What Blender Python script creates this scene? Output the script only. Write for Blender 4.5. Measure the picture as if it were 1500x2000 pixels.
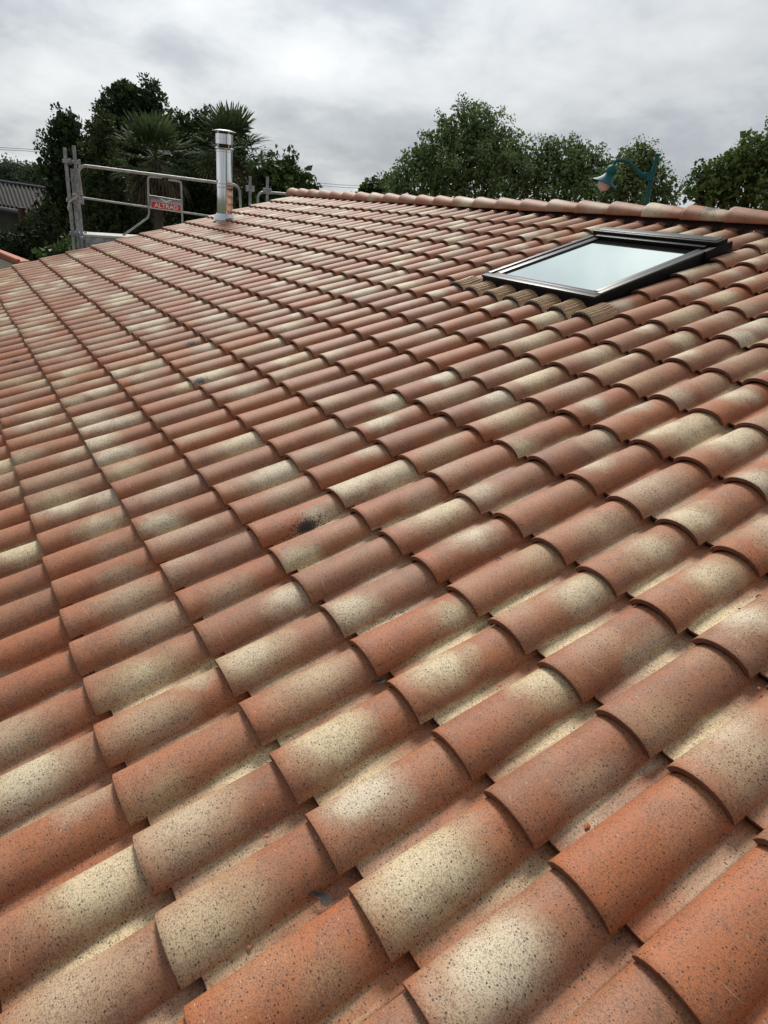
import bpy, math, random
import numpy as np

# ------------------------------------------------------------------ camera, sky, sun, exposure
scene = bpy.context.scene
COL = scene.collection
for o in list(bpy.data.objects):
    bpy.data.objects.remove(o)
random.seed(7)
RNG = np.random.default_rng(7)
SL = math.radians(17.0)                       # pitch of the roof
SS, CC = math.sin(SL), math.cos(SL)
FPX = 1299.52                                 # focal length in pixels of the 1500 px wide photo


def rodrigues(w):
    w = np.array(w, float); t = np.linalg.norm(w); k = w / t
    K = np.array([[0, -k[2], k[1]], [k[2], 0, -k[0]], [-k[1], k[0], 0]])
    return np.eye(3) + math.sin(t) * K + (1 - math.cos(t)) * K @ K


def W(p):
    """roof-plane coordinates (along ridge, up the slope, normal) -> world"""
    p = np.asarray(p, float)
    return np.stack([p[..., 0], p[..., 1] * CC - p[..., 2] * SS, p[..., 1] * SS + p[..., 2] * CC], -1)


RC = rodrigues([2.0108, 0.9976, -0.7439])
CP = -RC.T @ np.array([0.3371, 0.7239, 1.3666])
CW = W(CP)


def ray(x, y):
    d = W(RC.T @ np.array([(x - 750) / FPX, (y - 1000) / FPX, 1.0]))
    return d / np.linalg.norm(d)


def PT(x, y, D):
    """world point seen at photo pixel x, y at horizontal distance D"""
    d = ray(x, y)
    return CW + d * (D / math.hypot(d[0], d[1]))


cam_d = bpy.data.cameras.new('camera')
cam = bpy.data.objects.new('camera', cam_d)
COL.objects.link(cam)
from mathutils import Matrix, Vector
r_, u_, b_ = W(RC[0]), -W(RC[1]), -W(RC[2])
cam.matrix_world = Matrix(((r_[0], u_[0], b_[0], CW[0]), (r_[1], u_[1], b_[1], CW[1]),
                           (r_[2], u_[2], b_[2], CW[2]), (0, 0, 0, 1)))
cam_d.sensor_fit = 'HORIZONTAL'
cam_d.sensor_width = 36
cam_d.lens = FPX / 1500 * 36
cam_d.clip_start = 0.05
cam_d.clip_end = 3000
scene.camera = cam

SUN_AZ, SUN_EL = math.radians(70), math.radians(44)      # azimuth measured from +Y towards -X
world = bpy.data.worlds.new('World')
scene.world = world
world.use_nodes = True
wt = world.node_tree
wt.nodes.clear()


class G:
    """tiny helper to write node graphs"""
    def __init__(s, tree): s.t = tree

    def n(s, kind, **kw):
        nd = s.t.nodes.new(kind)
        for k, v in kw.items():
            if k == 'ins':
                for i, val in v.items():
                    if isinstance(val, bpy.types.NodeSocket): s.t.links.new(val, nd.inputs[i])
                    else: nd.inputs[i].default_value = val
            else: setattr(nd, k, v)
        return nd

    def m(s, op, a, b=None, c=None, clamp=False):
        nd = s.t.nodes.new('ShaderNodeMath'); nd.operation = op; nd.use_clamp = clamp
        for i, v in enumerate((a, b, c)):
            if v is None: continue
            if isinstance(v, bpy.types.NodeSocket): s.t.links.new(v, nd.inputs[i])
            else: nd.inputs[i].default_value = v
        return nd.outputs[0]

    def mix(s, f, a, b, mode='MIX'):
        nd = s.t.nodes.new('ShaderNodeMix'); nd.data_type = 'RGBA'; nd.blend_type = mode
        for i, v in ((0, f), (6, a), (7, b)):
            if isinstance(v, bpy.types.NodeSocket): s.t.links.new(v, nd.inputs[i])
            else: nd.inputs[i].default_value = v if i == 0 else (*v, 1)
        return nd.outputs[2]

    def ramp(s, f, stops, interp='LINEAR'):
        nd = s.t.nodes.new('ShaderNodeValToRGB'); cr = nd.color_ramp; cr.interpolation = interp
        while len(cr.elements) < len(stops): cr.elements.new(0.5)
        for e, (p, c) in zip(cr.elements, stops):
            e.position = p; e.color = (*c, 1) if len(c) == 3 else c
        s.t.links.new(f, nd.inputs[0])
        return nd.outputs[0]

    def smooth(s, v, a, b, lo=0.0, hi=1.0):
        nd = s.t.nodes.new('ShaderNodeMapRange'); nd.interpolation_type = 'SMOOTHSTEP'
        s.t.links.new(v, nd.inputs[0])
        for i, x in zip((1, 2, 3, 4), (a, b, lo, hi)):
            if isinstance(x, bpy.types.NodeSocket): s.t.links.new(x, nd.inputs[i])
            else: nd.inputs[i].default_value = x
        return nd.outputs[0]

    def link(s, a, b): s.t.links.new(a, b)


g = G(wt)
sky = g.n('ShaderNodeTexSky', sky_type='NISHITA', sun_disc=False, sun_elevation=SUN_EL,
          sun_rotation=-SUN_AZ, air_density=1.0, dust_density=1.5)
tc = g.n('ShaderNodeTexCoord')
sep = g.n('ShaderNodeSeparateXYZ', ins={0: tc.outputs['Generated']})
zz = g.m('MAXIMUM', sep.outputs[2], 0.0)
den = g.m('ADD', zz, 0.34)
cx = g.m('DIVIDE', sep.outputs[0], den)
cy = g.m('DIVIDE', sep.outputs[1], den)
cv = g.n('ShaderNodeCombineXYZ', ins={0: cx, 1: cy, 2: 3.7})
n1 = g.n('ShaderNodeTexNoise', ins={'Vector': cv.outputs[0], 'Scale': 1.35, 'Detail': 6.0, 'Roughness': 0.50, 'Distortion': 0.25})
n2 = g.n('ShaderNodeTexNoise', ins={'Vector': cv.outputs[0], 'Scale': 4.5, 'Detail': 5.0, 'Roughness': 0.55, 'Distortion': 0.2})
den_n = g.m('ADD', g.m('MULTIPLY', n1.outputs[0], 0.64), g.m('MULTIPLY', n2.outputs[0], 0.36))
clouds = g.ramp(den_n, [(0.36, (0.355, 0.385, 0.42)), (0.45, (0.46, 0.49, 0.52)), (0.53, (0.60, 0.625, 0.645)), (0.66, (0.75, 0.765, 0.775))])
# clouds dimmed overhead and away from the sun, to cut the fill light
zen = g.smooth(sep.outputs[2], 0.66, 0.95, 1.0, 0.72)
sunside = g.m('ADD', g.m('MULTIPLY', sep.outputs[0], -math.sin(SUN_AZ)), g.m('MULTIPLY', sep.outputs[1], math.cos(SUN_AZ)))
zen = g.m('MULTIPLY', zen, g.smooth(sunside, -0.9, 0.1, 0.60, 1.0))
low = g.smooth(sep.outputs[2], 0.0, 0.10, 1.13, 1.0)
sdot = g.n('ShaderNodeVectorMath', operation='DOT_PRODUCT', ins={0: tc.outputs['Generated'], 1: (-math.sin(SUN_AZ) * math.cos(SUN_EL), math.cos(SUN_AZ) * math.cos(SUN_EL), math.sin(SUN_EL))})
zen = g.m('MULTIPLY', zen, g.smooth(sdot.outputs['Value'], 0.70, 1.0, 1.0, 1.75))  # glow added around the sun direction to brighten the skylight glass
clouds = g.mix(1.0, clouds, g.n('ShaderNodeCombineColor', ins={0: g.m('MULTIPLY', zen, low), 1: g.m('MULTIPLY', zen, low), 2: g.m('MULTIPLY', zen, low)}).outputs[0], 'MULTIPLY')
blue = g.n('ShaderNodeVectorMath', operation='SCALE', ins={0: sky.outputs[0], 3: 0.10})
skyc = g.mix(0.94, (0, 0, 0), clouds)
nd = skyc.node
wt.links.new(blue.outputs[0], nd.inputs[6])
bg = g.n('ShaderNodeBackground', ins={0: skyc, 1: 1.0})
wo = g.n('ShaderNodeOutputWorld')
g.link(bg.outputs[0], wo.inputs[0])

sd = bpy.data.lights.new('sun', 'SUN')
sd.energy = 3.4
sd.angle = math.radians(16)
sd.color = (1.0, 0.955, 0.89)
sun = bpy.data.objects.new('sun', sd)
COL.objects.link(sun)
sv = Vector((-math.sin(SUN_AZ) * math.cos(SUN_EL), math.cos(SUN_AZ) * math.cos(SUN_EL), math.sin(SUN_EL)))
sun.rotation_euler = sv.to_track_quat('Z', 'Y').to_euler()
sun.location = (0, 0, 30)

vs = scene.view_settings
vs.view_transform = 'Standard'
vs.look = 'None'
vs.exposure = 0.10
vs.gamma = 1.0
vs.use_curve_mapping = False
GROUND = -3.6

# ------------------------------------------------------------------ object helpers
def tag(o, label=None, cat=None, group=None, kind=None):
    if label: o['label'] = label
    if cat: o['category'] = cat
    if group: o['group'] = group
    if kind: o['kind'] = kind
    return o


def thing(name, loc, label, cat, group=None):
    o = bpy.data.objects.new(name, None)
    o.empty_display_size = 0.2
    COL.objects.link(o)
    o.location = loc
    return tag(o, label, cat, group)


def mkobj(name, me, mat, parent=None):
    o = bpy.data.objects.new(name, me)
    if mat is not None:
        for m_ in (mat if isinstance(mat, (list, tuple)) else [mat]): me.materials.append(m_)
    COL.objects.link(o)
    if parent is not None:
        o.parent = parent
        # vertices are written in world space: undo the parents' offsets
        off = Vector((0, 0, 0)); q = parent
        while q is not None:
            off += q.location; q = q.parent
        o.location = -off
    return o


def np_mesh(name, V, F, smooth=True, attrs=None, uv=None, mi=None):
    """V (n,3) world coords, F list of arrays of quads/tris, numpy fast path"""
    V = np.asarray(V, np.float32)
    me = bpy.data.meshes.new(name)
    me.vertices.add(len(V)); me.vertices.foreach_set('co', V.ravel())
    F = [np.asarray(f, np.int32) for f in (F if isinstance(F, list) else [F]) if len(f)]
    loops = np.concatenate([f.ravel() for f in F])
    tot = np.concatenate([np.full(len(f), f.shape[1], np.int32) for f in F])
    st = np.concatenate([[0], np.cumsum(tot)[:-1]]).astype(np.int32)
    me.loops.add(len(loops)); me.loops.foreach_set('vertex_index', loops)
    me.polygons.add(len(tot)); me.polygons.foreach_set('loop_start', st); me.polygons.foreach_set('loop_total', tot)
    sm = np.ones(len(tot), bool) if smooth is True else (np.zeros(len(tot), bool) if smooth is False else np.asarray(smooth, bool))
    me.polygons.foreach_set('use_smooth', sm)
    if mi is not None: me.polygons.foreach_set('material_index', np.asarray(mi, np.int32))
    for k, a in (attrs or {}).items():
        a = np.asarray(a, np.float32)
        if a.ndim == 1:
            at = me.attributes.new(k, 'FLOAT', 'POINT'); at.data.foreach_set('value', a)
        else:
            at = me.attributes.new(k, 'FLOAT_COLOR', 'POINT'); at.data.foreach_set('color', a.ravel())
    if uv is not None:
        l = me.uv_layers.new(name='UVMap'); l.data.foreach_set('uv', np.asarray(uv, np.float32)[loops].ravel())
    me.update(calc_edges=True)
    me.validate(clean_customdata=False)
    return me


class MB:
    """mesh collector: boxes, tubes, lathes, extrusions -> ONE object"""
    def __init__(s): s.v = []; s.f = []; s.sm = []; s.n = 0

    def add(s, V, F, smooth=False):
        V = [tuple(map(float, q)) for q in V]
        s.v += V
        for f in F:
            s.f.append([i + s.n for i in f]); s.sm.append(smooth)
        s.n += len(V)
        return s

    def box(s, c, d, ax=None, bev=0.0):
        """centre, full sizes, optional 3 axis vectors; chamfered edges if bev"""
        c = np.array(c, float); hx, hy, hz = np.array(d, float) / 2
        A = np.eye(3) if ax is None else np.array(ax, float)
        if bev <= 0:
            q = [(x, y, z) for x in (-hx, hx) for y in (-hy, hy) for z in (-hz, hz)]
            F = [(0, 1, 3, 2), (4, 6, 7, 5), (0, 4, 5, 1), (2, 3, 7, 6), (0, 2, 6, 4), (1, 5, 7, 3)]
            return s.add([c + np.array(p) @ A for p in q], F)
        import bmesh
        bm = bmesh.new(); bmesh.ops.create_cube(bm, size=1.0)
        for v in bm.verts: v.co = Vector((v.co.x * 2 * hx, v.co.y * 2 * hy, v.co.z * 2 * hz))
        bmesh.ops.bevel(bm, geom=bm.edges[:], offset=bev, segments=2, affect='EDGES', profile=0.5)
        bm.verts.index_update()
        V = [c + np.array(v.co) @ A for v in bm.verts]; F = [[v.index for v in f.verts] for f in bm.faces]
        bm.free()
        return s.add(V, F)

    def tube(s, pts, r, n=10, cap=True, smooth=True):
        pts = [np.array(p, float) for p in pts]
        rs = r if isinstance(r, (list, tuple, np.ndarray)) else [r] * len(pts)
        V = []; up = None
        for i, p in enumerate(pts):
            d = (pts[min(i + 1, len(pts) - 1)] - pts[max(i - 1, 0)]); d = d / (np.linalg.norm(d) + 1e-12)
            if up is None:
                up = np.array([0, 0, 1.0]) if abs(d[2]) < 0.9 else np.array([1.0, 0, 0])
            a = np.cross(d, up); a /= np.linalg.norm(a); b = np.cross(a, d); up = b
            for k in range(n):
                t = 2 * math.pi * k / n
                V.append(p + rs[i] * (math.cos(t) * a + math.sin(t) * b))
        F = []
        for i in range(len(pts) - 1):
            for k in range(n):
                k2 = (k + 1) % n
                F.append((i * n + k, i * n + k2, (i + 1) * n + k2, (i + 1) * n + k))
        s.add(V, F, smooth)
        if cap:
            m = s.n - len(V)
            s.f.append([m + k for k in range(n)][::-1]); s.sm.append(False)
            s.f.append([m + (len(pts) - 1) * n + k for k in range(n)]); s.sm.append(False)
        return s

    def lathe(s, base, axis, prof, n=32, smooth=True):
        """prof: list of (radius, height) along axis"""
        base = np.array(base, float); d = np.array(axis, float); d /= np.linalg.norm(d)
        q = np.array([1.0, 0, 0]) if abs(d[0]) < .9 else np.array([0, 1.0, 0])
        a = np.cross(d, q); a /= np.linalg.norm(a); b = np.cross(d, a)
        V = [base + d * h + r * (math.cos(2 * math.pi * k / n) * a + math.sin(2 * math.pi * k / n) * b) for r, h in prof for k in range(n)]
        F = [(i * n + k, i * n + (k + 1) % n, (i + 1) * n + (k + 1) % n, (i + 1) * n + k) for i in range(len(prof) - 1) for k in range(n)]
        return s.add(V, F, smooth)

    def build(s, name, mat, parent=None):
        me = bpy.data.meshes.new(name)
        me.from_pydata(s.v, [], s.f)
        me.polygons.foreach_set('use_smooth', s.sm)
        me.update()
        me.set_sharp_from_angle(angle=math.radians(32))
        return mkobj(name, me, mat, parent)


# ------------------------------------------------------------------ materials
def newmat(name):
    m = bpy.data.materials.new(name); m.use_nodes = True
    t = m.node_tree; t.nodes.clear()
    G_ = G(t)
    out = G_.n('ShaderNodeOutputMaterial')
    b = G_.n('ShaderNodeBsdfPrincipled')
    G_.link(b.outputs[0], out.inputs[0])
    return m, G_, b


def noisy(name, c1, c2, scale=8.0, rough=0.7, metal=0.0, bump=0.0, detail=6, bscale=None, spec=0.5, stretch=None):
    m, q, b = newmat(name)
    tcn = q.n('ShaderNodeTexCoord'); vec = tcn.outputs['Object']
    if stretch: vec = q.n('ShaderNodeVectorMath', operation='MULTIPLY', ins={0: vec, 1: stretch}).outputs[0]
    n = q.n('ShaderNodeTexNoise', ins={'Vector': vec, 'Scale': scale, 'Detail': detail, 'Roughness': 0.6})
    f = q.smooth(n.outputs[0], 0.33, 0.67)
    col = q.mix(f, c1, c2)
    q.link(col, b.inputs['Base Color'])
    b.inputs['Roughness'].default_value = rough
    b.inputs['Metallic'].default_value = metal
    b.inputs['Specular IOR Level'].default_value = spec
    if bump:
        n2 = q.n('ShaderNodeTexNoise', ins={'Vector': vec, 'Scale': bscale or scale * 4, 'Detail': 4.0})
        bp = q.n('ShaderNodeBump', ins={'Strength': 0.6, 'Distance': bump, 'Height': n2.outputs[0]})
        q.link(bp.outputs[0], b.inputs['Normal'])
    return m


def tile_material():
    m, q, b = newmat('terracotta_flamed')
    uv = q.n('ShaderNodeUVMap', uv_map='UVMap').outputs[0]
    su = q.n('ShaderNodeSeparateXYZ', ins={0: uv})
    U, V = su.outputs[0], su.outputs[1]

    def attr(nm):
        a = q.n('ShaderNodeAttribute', attribute_name=nm)
        s_ = q.n('ShaderNodeSeparateColor', ins={0: a.outputs['Color']})
        return s_.outputs[0], s_.outputs[1], s_.outputs[2], a.outputs['Alpha']
    a1, a2, a3, a4 = attr('patch_a')      # centre u, v, radius, strength
    b1, b2, b3, b4 = attr('patch_b')
    c1, c2, c3, c4 = attr('tone')         # base hue, yellow, brownness, seed
    d1, d2, d3, d4 = attr('stain')        # centre u, v, radius, channel cream
    seed = q.m('MULTIPLY', c4, 37.0)
    pos = q.n('ShaderNodeCombineXYZ', ins={0: q.m('ADD', U, seed), 1: V, 2: 0.0}).outputs[0]
    warp = q.n('ShaderNodeTexNoise', ins={'Vector': pos, 'Scale': 11.0, 'Detail': 3.0, 'Roughness': 0.55})
    wf = q.m('MULTIPLY', q.m('SUBTRACT', warp.outputs[0], 0.5), 0.10)
    grain = q.n('ShaderNodeTexNoise', ins={'Vector': pos, 'Scale': 420.0, 'Detail': 2.0, 'Roughness': 0.7})
    gf = q.m('SUBTRACT', grain.outputs[0], 0.5)

    def patch(pu, pv, pr, ps, stretch=0.72):
        du = q.m('SUBTRACT', U, pu); dv = q.m('MULTIPLY', q.m('SUBTRACT', V, pv), stretch)
        d = q.m('SQRT', q.m('ADD', q.m('MULTIPLY', du, du), q.m('MULTIPLY', dv, dv)))
        d = q.m('ADD', q.m('ADD', d, wf), q.m('MULTIPLY', gf, 0.09))
        return q.m('MULTIPLY', q.smooth(d, q.m('MULTIPLY', pr, 0.02), q.m('ADD', q.m('MULTIPLY', pr, 1.42), 0.02), 1.0, 0.0), ps)
    pa = patch(a1, a2, a3, a4); pb = patch(b1, b2, b3, b4)
    # channel (the flat run beside each roll) caught more of the cream spray
    chan = q.smooth(q.m('ADD', U, q.m('MULTIPLY', wf, 0.20)), 0.150, 0.176)
    cs = q.n('ShaderNodeTexNoise', ins={'Vector': q.n('ShaderNodeVectorMath', operation='MULTIPLY', ins={0: pos, 1: (22.0, 3.0, 1.0)}).outputs[0], 'Scale': 1.0, 'Detail': 3.0})
    run = q.smooth(q.m('ABSOLUTE', q.m('SUBTRACT', V, q.m('ADD', 0.06, q.m('MULTIPLY', b2, 0.85)))), 0.02, 0.24, 1.0, 0.12)
    chc = q.m('MULTIPLY', q.m('MULTIPLY', q.m('MULTIPLY', chan, d4), run), q.smooth(cs.outputs[0], 0.28, 0.60))
    # base clay
    big = q.n('ShaderNodeTexNoise', ins={'Vector': pos, 'Scale': 9.0, 'Detail': 4.0, 'Roughness': 0.6})
    orange = q.mix(c1, (0.385, 0.122, 0.044), (0.375, 0.155, 0.074))
    brown = q.mix(c1, (0.235, 0.110, 0.062), (0.275, 0.152, 0.096))
    bf = q.m('ADD', q.m('MULTIPLY', c3, 0.9), q.m('MULTIPLY', q.m('SUBTRACT', big.outputs[0], 0.5), 1.6), clamp=True)
    clay = q.mix(bf, orange, brown)
    tan = q.mix(c2, (0.415, 0.268, 0.172), (0.44, 0.288, 0.155))
    cream = q.mix(c2, (0.60, 0.515, 0.375), (0.62, 0.50, 0.30))
    cream = q.mix(q.m('MULTIPLY', chan, 0.8), cream, (0.70, 0.555, 0.325))
    # soft spray: first tan, then cream in the heart of the patch
    pm = q.m('MAXIMUM', q.m('MAXIMUM', pa, pb), chc)
    hue_grey = q.mix(q.smooth(q.m('ADD', pm, q.m('MULTIPLY', gf, 0.45)), 0.04, 0.52), clay, tan)
    col = q.mix(q.smooth(q.m('ADD', pm, q.m('MULTIPLY', gf, 0.45)), 0.42, 0.95), hue_grey, cream)
    # grain
    col = q.mix(q.m('MULTIPLY', q.smooth(gf, -0.02, 0.22), 0.25), col, (0.50, 0.31, 0.20))
    # dark mineral specks, fine and coarse
    ran = q.n('ShaderNodeTexVoronoi', voronoi_dimensions='2D', ins={'Vector': pos, 'Scale': 390.0, 'Randomness': 1.0})
    sc = q.n('ShaderNodeSeparateColor', ins={0: ran.outputs['Color']})
    dens = q.n('ShaderNodeTexNoise', ins={'Vector': pos, 'Scale': 18.0, 'Detail': 3.0})
    thr = q.m('MULTIPLY', q.m('POWER', sc.outputs[0], 1.35), q.m('ADD', 0.10, q.m('MULTIPLY', dens.outputs[0], 1.30)))
    spk = q.smooth(q.m('SUBTRACT', ran.outputs['Distance'], thr), -0.06, 0.06, 1.0, 0.0)
    col = q.mix(q.m('MULTIPLY', spk, 0.52), col, (0.085, 0.052, 0.038))
    vo2 = q.n('ShaderNodeTexVoronoi', voronoi_dimensions='2D', ins={'Vector': pos, 'Scale': 150.0, 'Randomness': 1.0})
    sc2 = q.n('ShaderNodeSeparateColor', ins={0: vo2.outputs['Color']})
    thr2 = q.m('MULTIPLY', q.m('POWER', sc2.outputs[1], 3.4), 0.31)
    spk2 = q.smooth(q.m('SUBTRACT', vo2.outputs['Distance'], thr2), -0.03, 0.02, 1.0, 0.0)
    col = q.mix(q.m('MULTIPLY', spk2, 0.85), col, (0.03, 0.022, 0.02))
    # black lichen splashes on a few tiles
    du = q.m('SUBTRACT', U, d1); dv = q.m('MULTIPLY', q.m('SUBTRACT', V, d2), 0.55)
    ds = q.m('SQRT', q.m('ADD', q.m('MULTIPLY', du, du), q.m('MULTIPLY', dv, dv)))
    near = q.smooth(q.m('DIVIDE', ds, q.m('MAXIMUM', d3, 0.0001)), 0.0, 1.0, 1.0, 0.0)
    near = q.m('MULTIPLY', near, q.m('GREATER_THAN', d3, 0.005))
    vo3 = q.n('ShaderNodeTexVoronoi', voronoi_dimensions='2D', ins={'Vector': pos, 'Scale': 140.0})
    sc3 = q.n('ShaderNodeSeparateColor', ins={0: vo3.outputs['Color']})
    dots = q.m('MULTIPLY', q.m('LESS_THAN', sc3.outputs[0], q.m('MULTIPLY', q.m('POWER', near, 1.5), 1.1)), q.smooth(vo3.outputs['Distance'], 0.34, 0.46, 1.0, 0.0))
    core = q.smooth(q.m('ADD', near, q.m('MULTIPLY', gf, 0.55)), 0.70, 0.90)
    col = q.mix(q.m('MULTIPLY', q.m('MAXIMUM', dots, core), 0.93), col, (0.030, 0.026, 0.024))
    # hairline scratches from stacking
    lu = q.m('SUBTRACT', U, q.m('ADD', 0.06, q.m('MULTIPLY', a2, 0.22))); lv = q.m('SUBTRACT', V, q.m('ADD', 0.03, q.m('MULTIPLY', c4, 0.07)))
    cvd = q.m('ABSOLUTE', q.m('SUBTRACT', q.m('ADD', lv, q.m('MULTIPLY', lu, q.m('SUBTRACT', c1, 0.5))), q.m('MULTIPLY', q.m('MULTIPLY', lu, lu), 9.0)))
    scr = q.m('MULTIPLY', q.smooth(cvd, 0.0003, 0.0011, 1.0, 0.0), q.smooth(q.m('ABSOLUTE', lu), 0.010, 0.022, 1.0, 0.0))
    scr = q.m('MULTIPLY', scr, q.m('GREATER_THAN', c4, 0.35))
    col = q.mix(q.m('MULTIPLY', scr, 0.55), col, (0.62, 0.43, 0.31))
    # pale scuffs left by handling
    vo4 = q.n('ShaderNodeTexVoronoi', voronoi_dimensions='2D', ins={'Vector': q.n('ShaderNodeVectorMath', operation='MULTIPLY', ins={0: pos, 1: (1.0, 3.6, 1.0)}).outputs[0], 'Scale': 17.0})
    sc4 = q.n('ShaderNodeSeparateColor', ins={0: vo4.outputs['Color']})
    wv = q.n('ShaderNodeTexNoise', ins={'Vector': pos, 'Scale': 300.0, 'Detail': 2.0})
    scf = q.m('MULTIPLY', q.smooth(vo4.outputs['Distance'], 0.035, 0.075, 1.0, 0.0), q.m('GREATER_THAN', sc4.outputs[2], 0.80))
    scf = q.m('MULTIPLY', scf, q.smooth(wv.outputs[0], 0.45, 0.55))
    col = q.mix(q.m('MULTIPLY', scf, 0.6), col, (0.68, 0.55, 0.42))
    q.link(col, b.inputs['Base Color'])
    b.inputs['Roughness'].default_value = 0.62
    b.inputs['Specular IOR Level'].default_value = 0.32
    bmp = q.n('ShaderNodeTexNoise', ins={'Vector': pos, 'Scale': 260.0, 'Detail': 3.0, 'Roughness': 0.65})
    bp = q.n('ShaderNodeBump', ins={'Strength': 0.55, 'Distance': 0.0011, 'Height': bmp.outputs[0]})
    q.link(bp.outputs[0], b.inputs['Normal'])
    return m


M_TILE = tile_material()
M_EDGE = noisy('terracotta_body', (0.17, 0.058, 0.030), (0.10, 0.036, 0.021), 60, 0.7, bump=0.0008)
M_DECK = noisy('dark_underlay', (0.035, 0.026, 0.022), (0.06, 0.04, 0.03), 10, 0.9)
M_PLASTER = noisy('render_wall', (0.50, 0.45, 0.36), (0.42, 0.38, 0.31), 3, 0.9, bump=0.002)
M_GALV = noisy('galvanised_steel', (0.42, 0.42, 0.41), (0.29, 0.29, 0.285), 9, 0.52, metal=0.45, bump=0.0008, bscale=60)
M_GALV_OLD = noisy('weathered_galvanised_steel', (0.40, 0.42, 0.44), (0.20, 0.215, 0.23), 14, 0.75, metal=0.2, bump=0.0015, bscale=60)
M_DECKM = noisy('scaffold_plank', (0.50, 0.49, 0.45), (0.38, 0.37, 0.34), 6, 0.7, bump=0.001)
M_CHROME = noisy('polished_stainless', (0.80, 0.81, 0.82), (0.74, 0.75, 0.77), 3, 0.055, metal=1.0)
M_BAND = noisy('brushed_stainless', (0.66, 0.67, 0.68), (0.58, 0.58, 0.6), 30, 0.22, metal=1.0)
M_ALU = noisy('crinkled_aluminium', (0.72, 0.76, 0.82), (0.62, 0.67, 0.75), 20, 0.35, metal=0.6, bump=0.002)
M_FRAME = noisy('anthracite_aluminium', (0.007, 0.007, 0.008), (0.005, 0.005, 0.006), 30, 0.45, spec=0.15)
M_FRAMEL = noisy('grey_cover_strip', (0.017, 0.018, 0.020), (0.012, 0.0125, 0.014), 30, 0.4, spec=0.35)
M_BLACK = noisy('black_seal_and_gap', (0.012, 0.012, 0.012), (0.02, 0.02, 0.02), 30, 0.6)
M_PLEAT = noisy('pleated_flashing', (0.50, 0.34, 0.20), (0.38, 0.255, 0.15), 25, 0.5, metal=0.15)
M_REDSTRIP = noisy('dark_ridge_roll', (0.060, 0.022, 0.016), (0.030, 0.012, 0.010), 25, 0.7)
M_CRINKLE = noisy('crinkled_red_foil', (0.42, 0.20, 0.15), (0.30, 0.12, 0.09), 25, 0.30, metal=0.3)
M_LAMP = noisy('teal_paint', (0.012, 0.120, 0.128), (0.009, 0.090, 0.098), 12, 0.5, bump=0.0006, spec=0.2)
M_GLOBE = noisy('opal_glass', (0.50, 0.62, 0.70), (0.46, 0.58, 0.66), 12, 0.25)
M_BARK = noisy('bark', (0.09, 0.07, 0.05), (0.05, 0.04, 0.03), 20, 0.9, bump=0.01, stretch=(1, 1, 0.2))
M_CABLE = noisy('cable', (0.10, 0.10, 0.11), (0.08, 0.08, 0.09), 2, 0.6)
M_FIBRO = noisy('weathered_fibre_cement', (0.058, 0.051, 0.045), (0.020, 0.018, 0.016), 7, 0.9, bump=0.004, stretch=(1, 1, 1))
M_BARNWALL = noisy('grey_block_wall', (0.060, 0.052, 0.043), (0.035, 0.031, 0.027), 1.5, 0.9, bump=0.004)  # colour lowered to carry the tree shade over the barn wall
M_GUTTER = noisy('zinc_gutter', (0.085, 0.095, 0.11), (0.06, 0.068, 0.08), 5, 0.6)
M_RUST = noisy('rusty_pipe', (0.10, 0.035, 0.02), (0.06, 0.025, 0.018), 12, 0.8)
M_LEAFDRY = noisy('dry_leaf', (0.070, 0.062, 0.050), (0.045, 0.040, 0.033), 90, 0.85, spec=0.15)
M_ORANGE = noisy('orange_clay', (0.42, 0.13, 0.06), (0.34, 0.10, 0.05), 30, 0.75, bump=0.001)
M_ORANGEPAINT = noisy('orange_sleeve', (0.5, 0.10, 0.03), (0.4, 0.08, 0.03), 12, 0.6)
M_WHITEROPE = noisy('pale_strap', (0.55, 0.52, 0.45), (0.45, 0.42, 0.36), 30, 0.8)


def glass_material():
    m, q, b = newmat('coated_glazing')
    tcn = q.n('ShaderNodeTexCoord')
    n = q.n('ShaderNodeTexNoise', ins={'Vector': tcn.outputs['Object'], 'Scale': 2.0, 'Detail': 2.0})
    q.link(q.mix(n.outputs[0], (0.74, 0.84, 0.775), (0.78, 0.87, 0.81)), b.inputs['Base Color'])
    b.inputs['Metallic'].default_value = 1.0
    n2 = q.n('ShaderNodeTexNoise', ins={'Vector': tcn.outputs['Object'], 'Scale': 60.0, 'Detail': 3.0})
    q.link(q.smooth(n2.outputs[0], 0.3, 0.8, 0.02, 0.09), b.inputs['Roughness'])
    n3 = q.n('ShaderNodeTexNoise', ins={'Vector': tcn.outputs['Object'], 'Scale': 3.0, 'Detail': 1.0})
    bp = q.n('ShaderNodeBump', ins={'Strength': 0.3, 'Distance': 0.002, 'Height': n3.outputs[0]})
    q.link(bp.outputs[0], b.inputs['Normal'])
    return m


M_GLASS = glass_material()


def leafmat(name, dark, light, rough=0.55, trans=0.25):
    m, q, b = newmat(name)
    a = q.n('ShaderNodeAttribute', attribute_name='leaf_tone')
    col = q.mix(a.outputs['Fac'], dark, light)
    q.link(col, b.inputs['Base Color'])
    b.inputs['Roughness'].default_value = rough
    b.inputs['Specular IOR Level'].default_value = 0.2
    tr = q.n('ShaderNodeBsdfTranslucent', ins={0: q.mix(0.5, dark, light)})
    q.link(col, tr.inputs[0])
    mx = q.n('ShaderNodeMixShader', ins={0: trans})
    q.link(b.outputs[0], mx.inputs[1]); q.link(tr.outputs[0], mx.inputs[2])
    out = [n_ for n_ in q.t.nodes if n_.type == 'OUTPUT_MATERIAL'][0]
    q.link(mx.outputs[0], out.inputs[0])
    return m


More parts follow.
